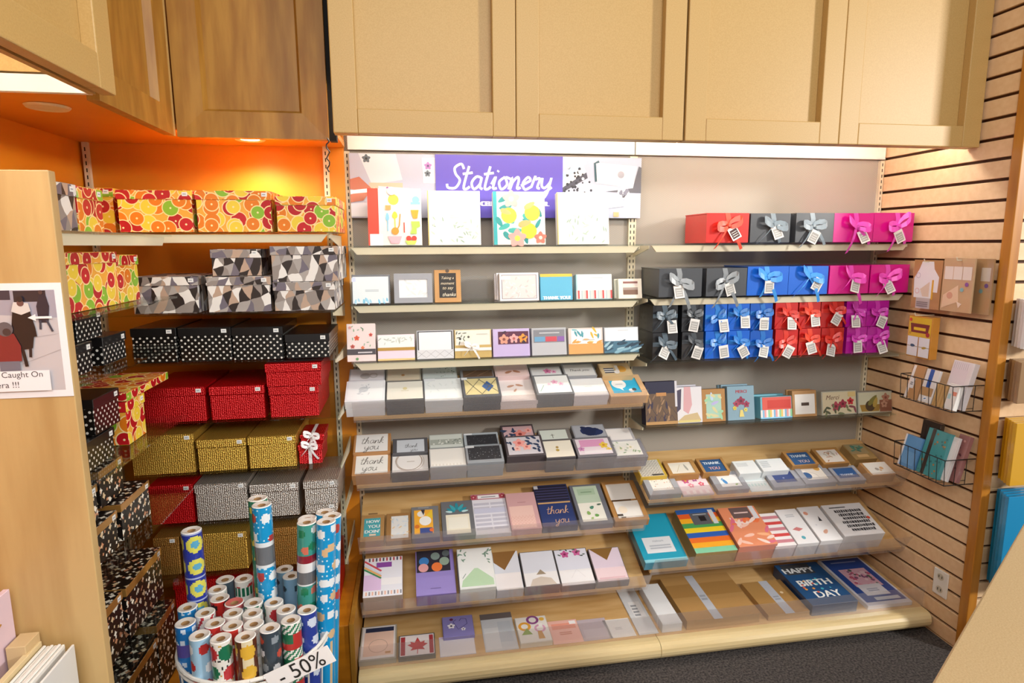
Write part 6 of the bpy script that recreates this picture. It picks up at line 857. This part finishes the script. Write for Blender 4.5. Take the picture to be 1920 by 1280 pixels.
wbasket('upper black wire basket of gift tags on the slatwall', 1.022, 1.124); wbasket('lower black wire basket of notebooks on the slatwall', .722, .826)
def inb(name, label, cat, yl, yr, z0, z1, x, T, c, des, tilt=-14):
    o = wallpack(name, label, cat, yl, yr, z0, z1, x, T, c, des, 'goods in the wire baskets'); o.rotation_euler = (R(tilt), 0, R(-90)); return o
inb('tag_pack', 'brown tag pack with white tag at the left of upper basket', 'tag pack', 2.25, 2.185, 1.026, 1.17, 2.062, .012, '#b58a5e', [('r', .1, .3, .5, .6, '#e0dfe2'), ('p', [(.0, .0), (.2, .0), (.3, .98), (.1, .98)], '#e3dcd8'), ('g', .2, .4, .4, .5, 2, '#7a7a82')])
inb('tag_pack', 'white tag pack with blue stripe in upper basket', 'tag pack', 2.18, 2.115, 1.026, 1.165, 2.064, .012, '#d9d6d4', [('r', .3, .35, .6, 1, '#2c56a0'), ('r', .0, .2, .9, .45, '#b58f62'), ('c', .5, .12, .14, '#e9e9ec'), ('l', .5, .12, .2, .08, 20, '#4a80b8')])
inb('tag_pack', 'kraft envelope pack in upper basket', 'tag pack', 2.11, 2.06, 1.026, 1.12, 2.064, .014, '#bb9a66', [('vs', 0, 0, 1, .95, 7, ['#bb9a66', '#a98856'])])
inb('card_pack', 'tall lilac white card pack at right of upper basket', 'card pack', 2.105, 2.012, 1.026, 1.215, 2.10, .025, '#d9d2d4', [('r', .05, .5, .8, .97, '#d6ccd2'), ('vs', .08, .82, .8, .96, 16, ['#c5bcc2', '#dcd5d9']), ('r', .1, .3, .8, .48, '#e6e4e6')])
inb('card_pack', 'white card pack with pale teal print in upper basket', 'card pack', 2.056, 2.012, 1.026, 1.13, 2.066, .02, '#dfdcd8', [('r', .1, .4, .4, .6, '#a9ccd0'), ('r', .5, .55, .9, .7, '#d98a74')])
inb('notebook', 'sky blue notebook at left of lower basket', 'notebook', 2.25, 2.165, .727, .865, 2.062, .03, '#5f92c4', [('r', .0, .0, .1, 1, '#dfe2e8'), ('r', .15, .1, .9, .5, '#6ea0cf')])
inb('notebook', 'dark brown notebook at the back of lower basket', 'notebook', 2.23, 2.14, .727, .93, 2.13, .02, '#332721', [('vs', .1, .1, .9, .9, 8, ['#3a2d26', '#2c211c'])], -6)
inb('notebook', 'teal notebook with copper roses and dark strap', 'notebook', 2.16, 2.055, .727, .92, 2.07, .022, '#3f8f94', [('d', 26, 5, ['#b5793c', '#8a6a44', '#2c6f74'], .05, .08, .05, .95, .95), ('r', .2, .0, .36, 1, '#3a2f2a')])
inb('notebook', 'white notebook behind the teal rose notebook', 'notebook', 2.085, 2.03, .727, .91, 2.088, .014, '#dcd8d8', [('r', .1, .1, .9, .9, '#e2dfe2')]); inb('notebook', 'plum floral notebook at right of lower basket', 'notebook', 2.06, 2.012, .727, .92, 2.115, .02, '#9a6a68', [('d', 18, 3, ['#5a3038', '#c99a94', '#77474a'], .1, .1, .1, .9, .9)])
o = bx('outlet', 'white', None, 2.1835, 2.1905, 2.062, 2.132, .185, .298, bev=.002); tag(o, 'white wall outlet low on the slatwall', 'outlet')
for z in (.213, .27):
    m = MB(); n = 12
    m.face([(2.183, 2.097+.017*math.cos(2*math.pi*i/n), z+.015*math.sin(2*math.pi*i/n)) for i in range(n)], '#cfc7b4'); q = m.build('socket', 'paper', o); bx('socket_slot', 'dark', q, 2.1822, 2.1829, 2.088, 2.091, z-.005, z+.006); bx('socket_slot', 'dark', q, 2.1822, 2.1829, 2.103, 2.106, z-.005, z+.006)
# goods on the return wall past the post
def hangbag(name, label, x0, x1, z0, z1, y, n, c, dep=.022, mt='gloss'):
    for i in range(n):
        m = MB(); yy = y-dep*i; m.box(x0-.012*i, x1-.012*i, yy, yy+dep*.7, z0, z1, c)
        tag(bevel(m.build(name, mt), .001, 1), label+('', ', second from the wall', ', third from the wall', ', fourth from the wall')[i], 'hanging bag', 'bags past the corner post')
hangbag('white_pack', 'white pack hanging past the corner post', 2.243, 2.40, 1.285, 1.465, 1.95, 4, '#d6d2d0'); hangbag('kraft_pack', 'kraft pack hanging past the corner post', 2.243, 2.38, 1.08, 1.235, 1.95, 4, '#8f6f4c')
hangbag('gold_bag', 'gold gift bag hanging past the corner post', 2.25, 2.42, .76, 1.005, 1.945, 4, '#c9971c'); hangbag('blue_bag', 'blue gift bag hanging past the corner post', 2.255, 2.45, .33, .715, 1.945, 4, '#0f82b4')
# counter corner in the right foreground
r = empty('counter', (1.0, .9, 0), (0, 0, math.atan2(.457, .694))); tag(r, 'beige laminate counter corner in the right foreground', 'counter')
bx('counter_top', 'counter', r, -.75, .86, -.75, .0045, .915, .95, bev=.004); bx('counter_body', 'laminate', r, -.70, .80, -.70, -.03, 0, .915)
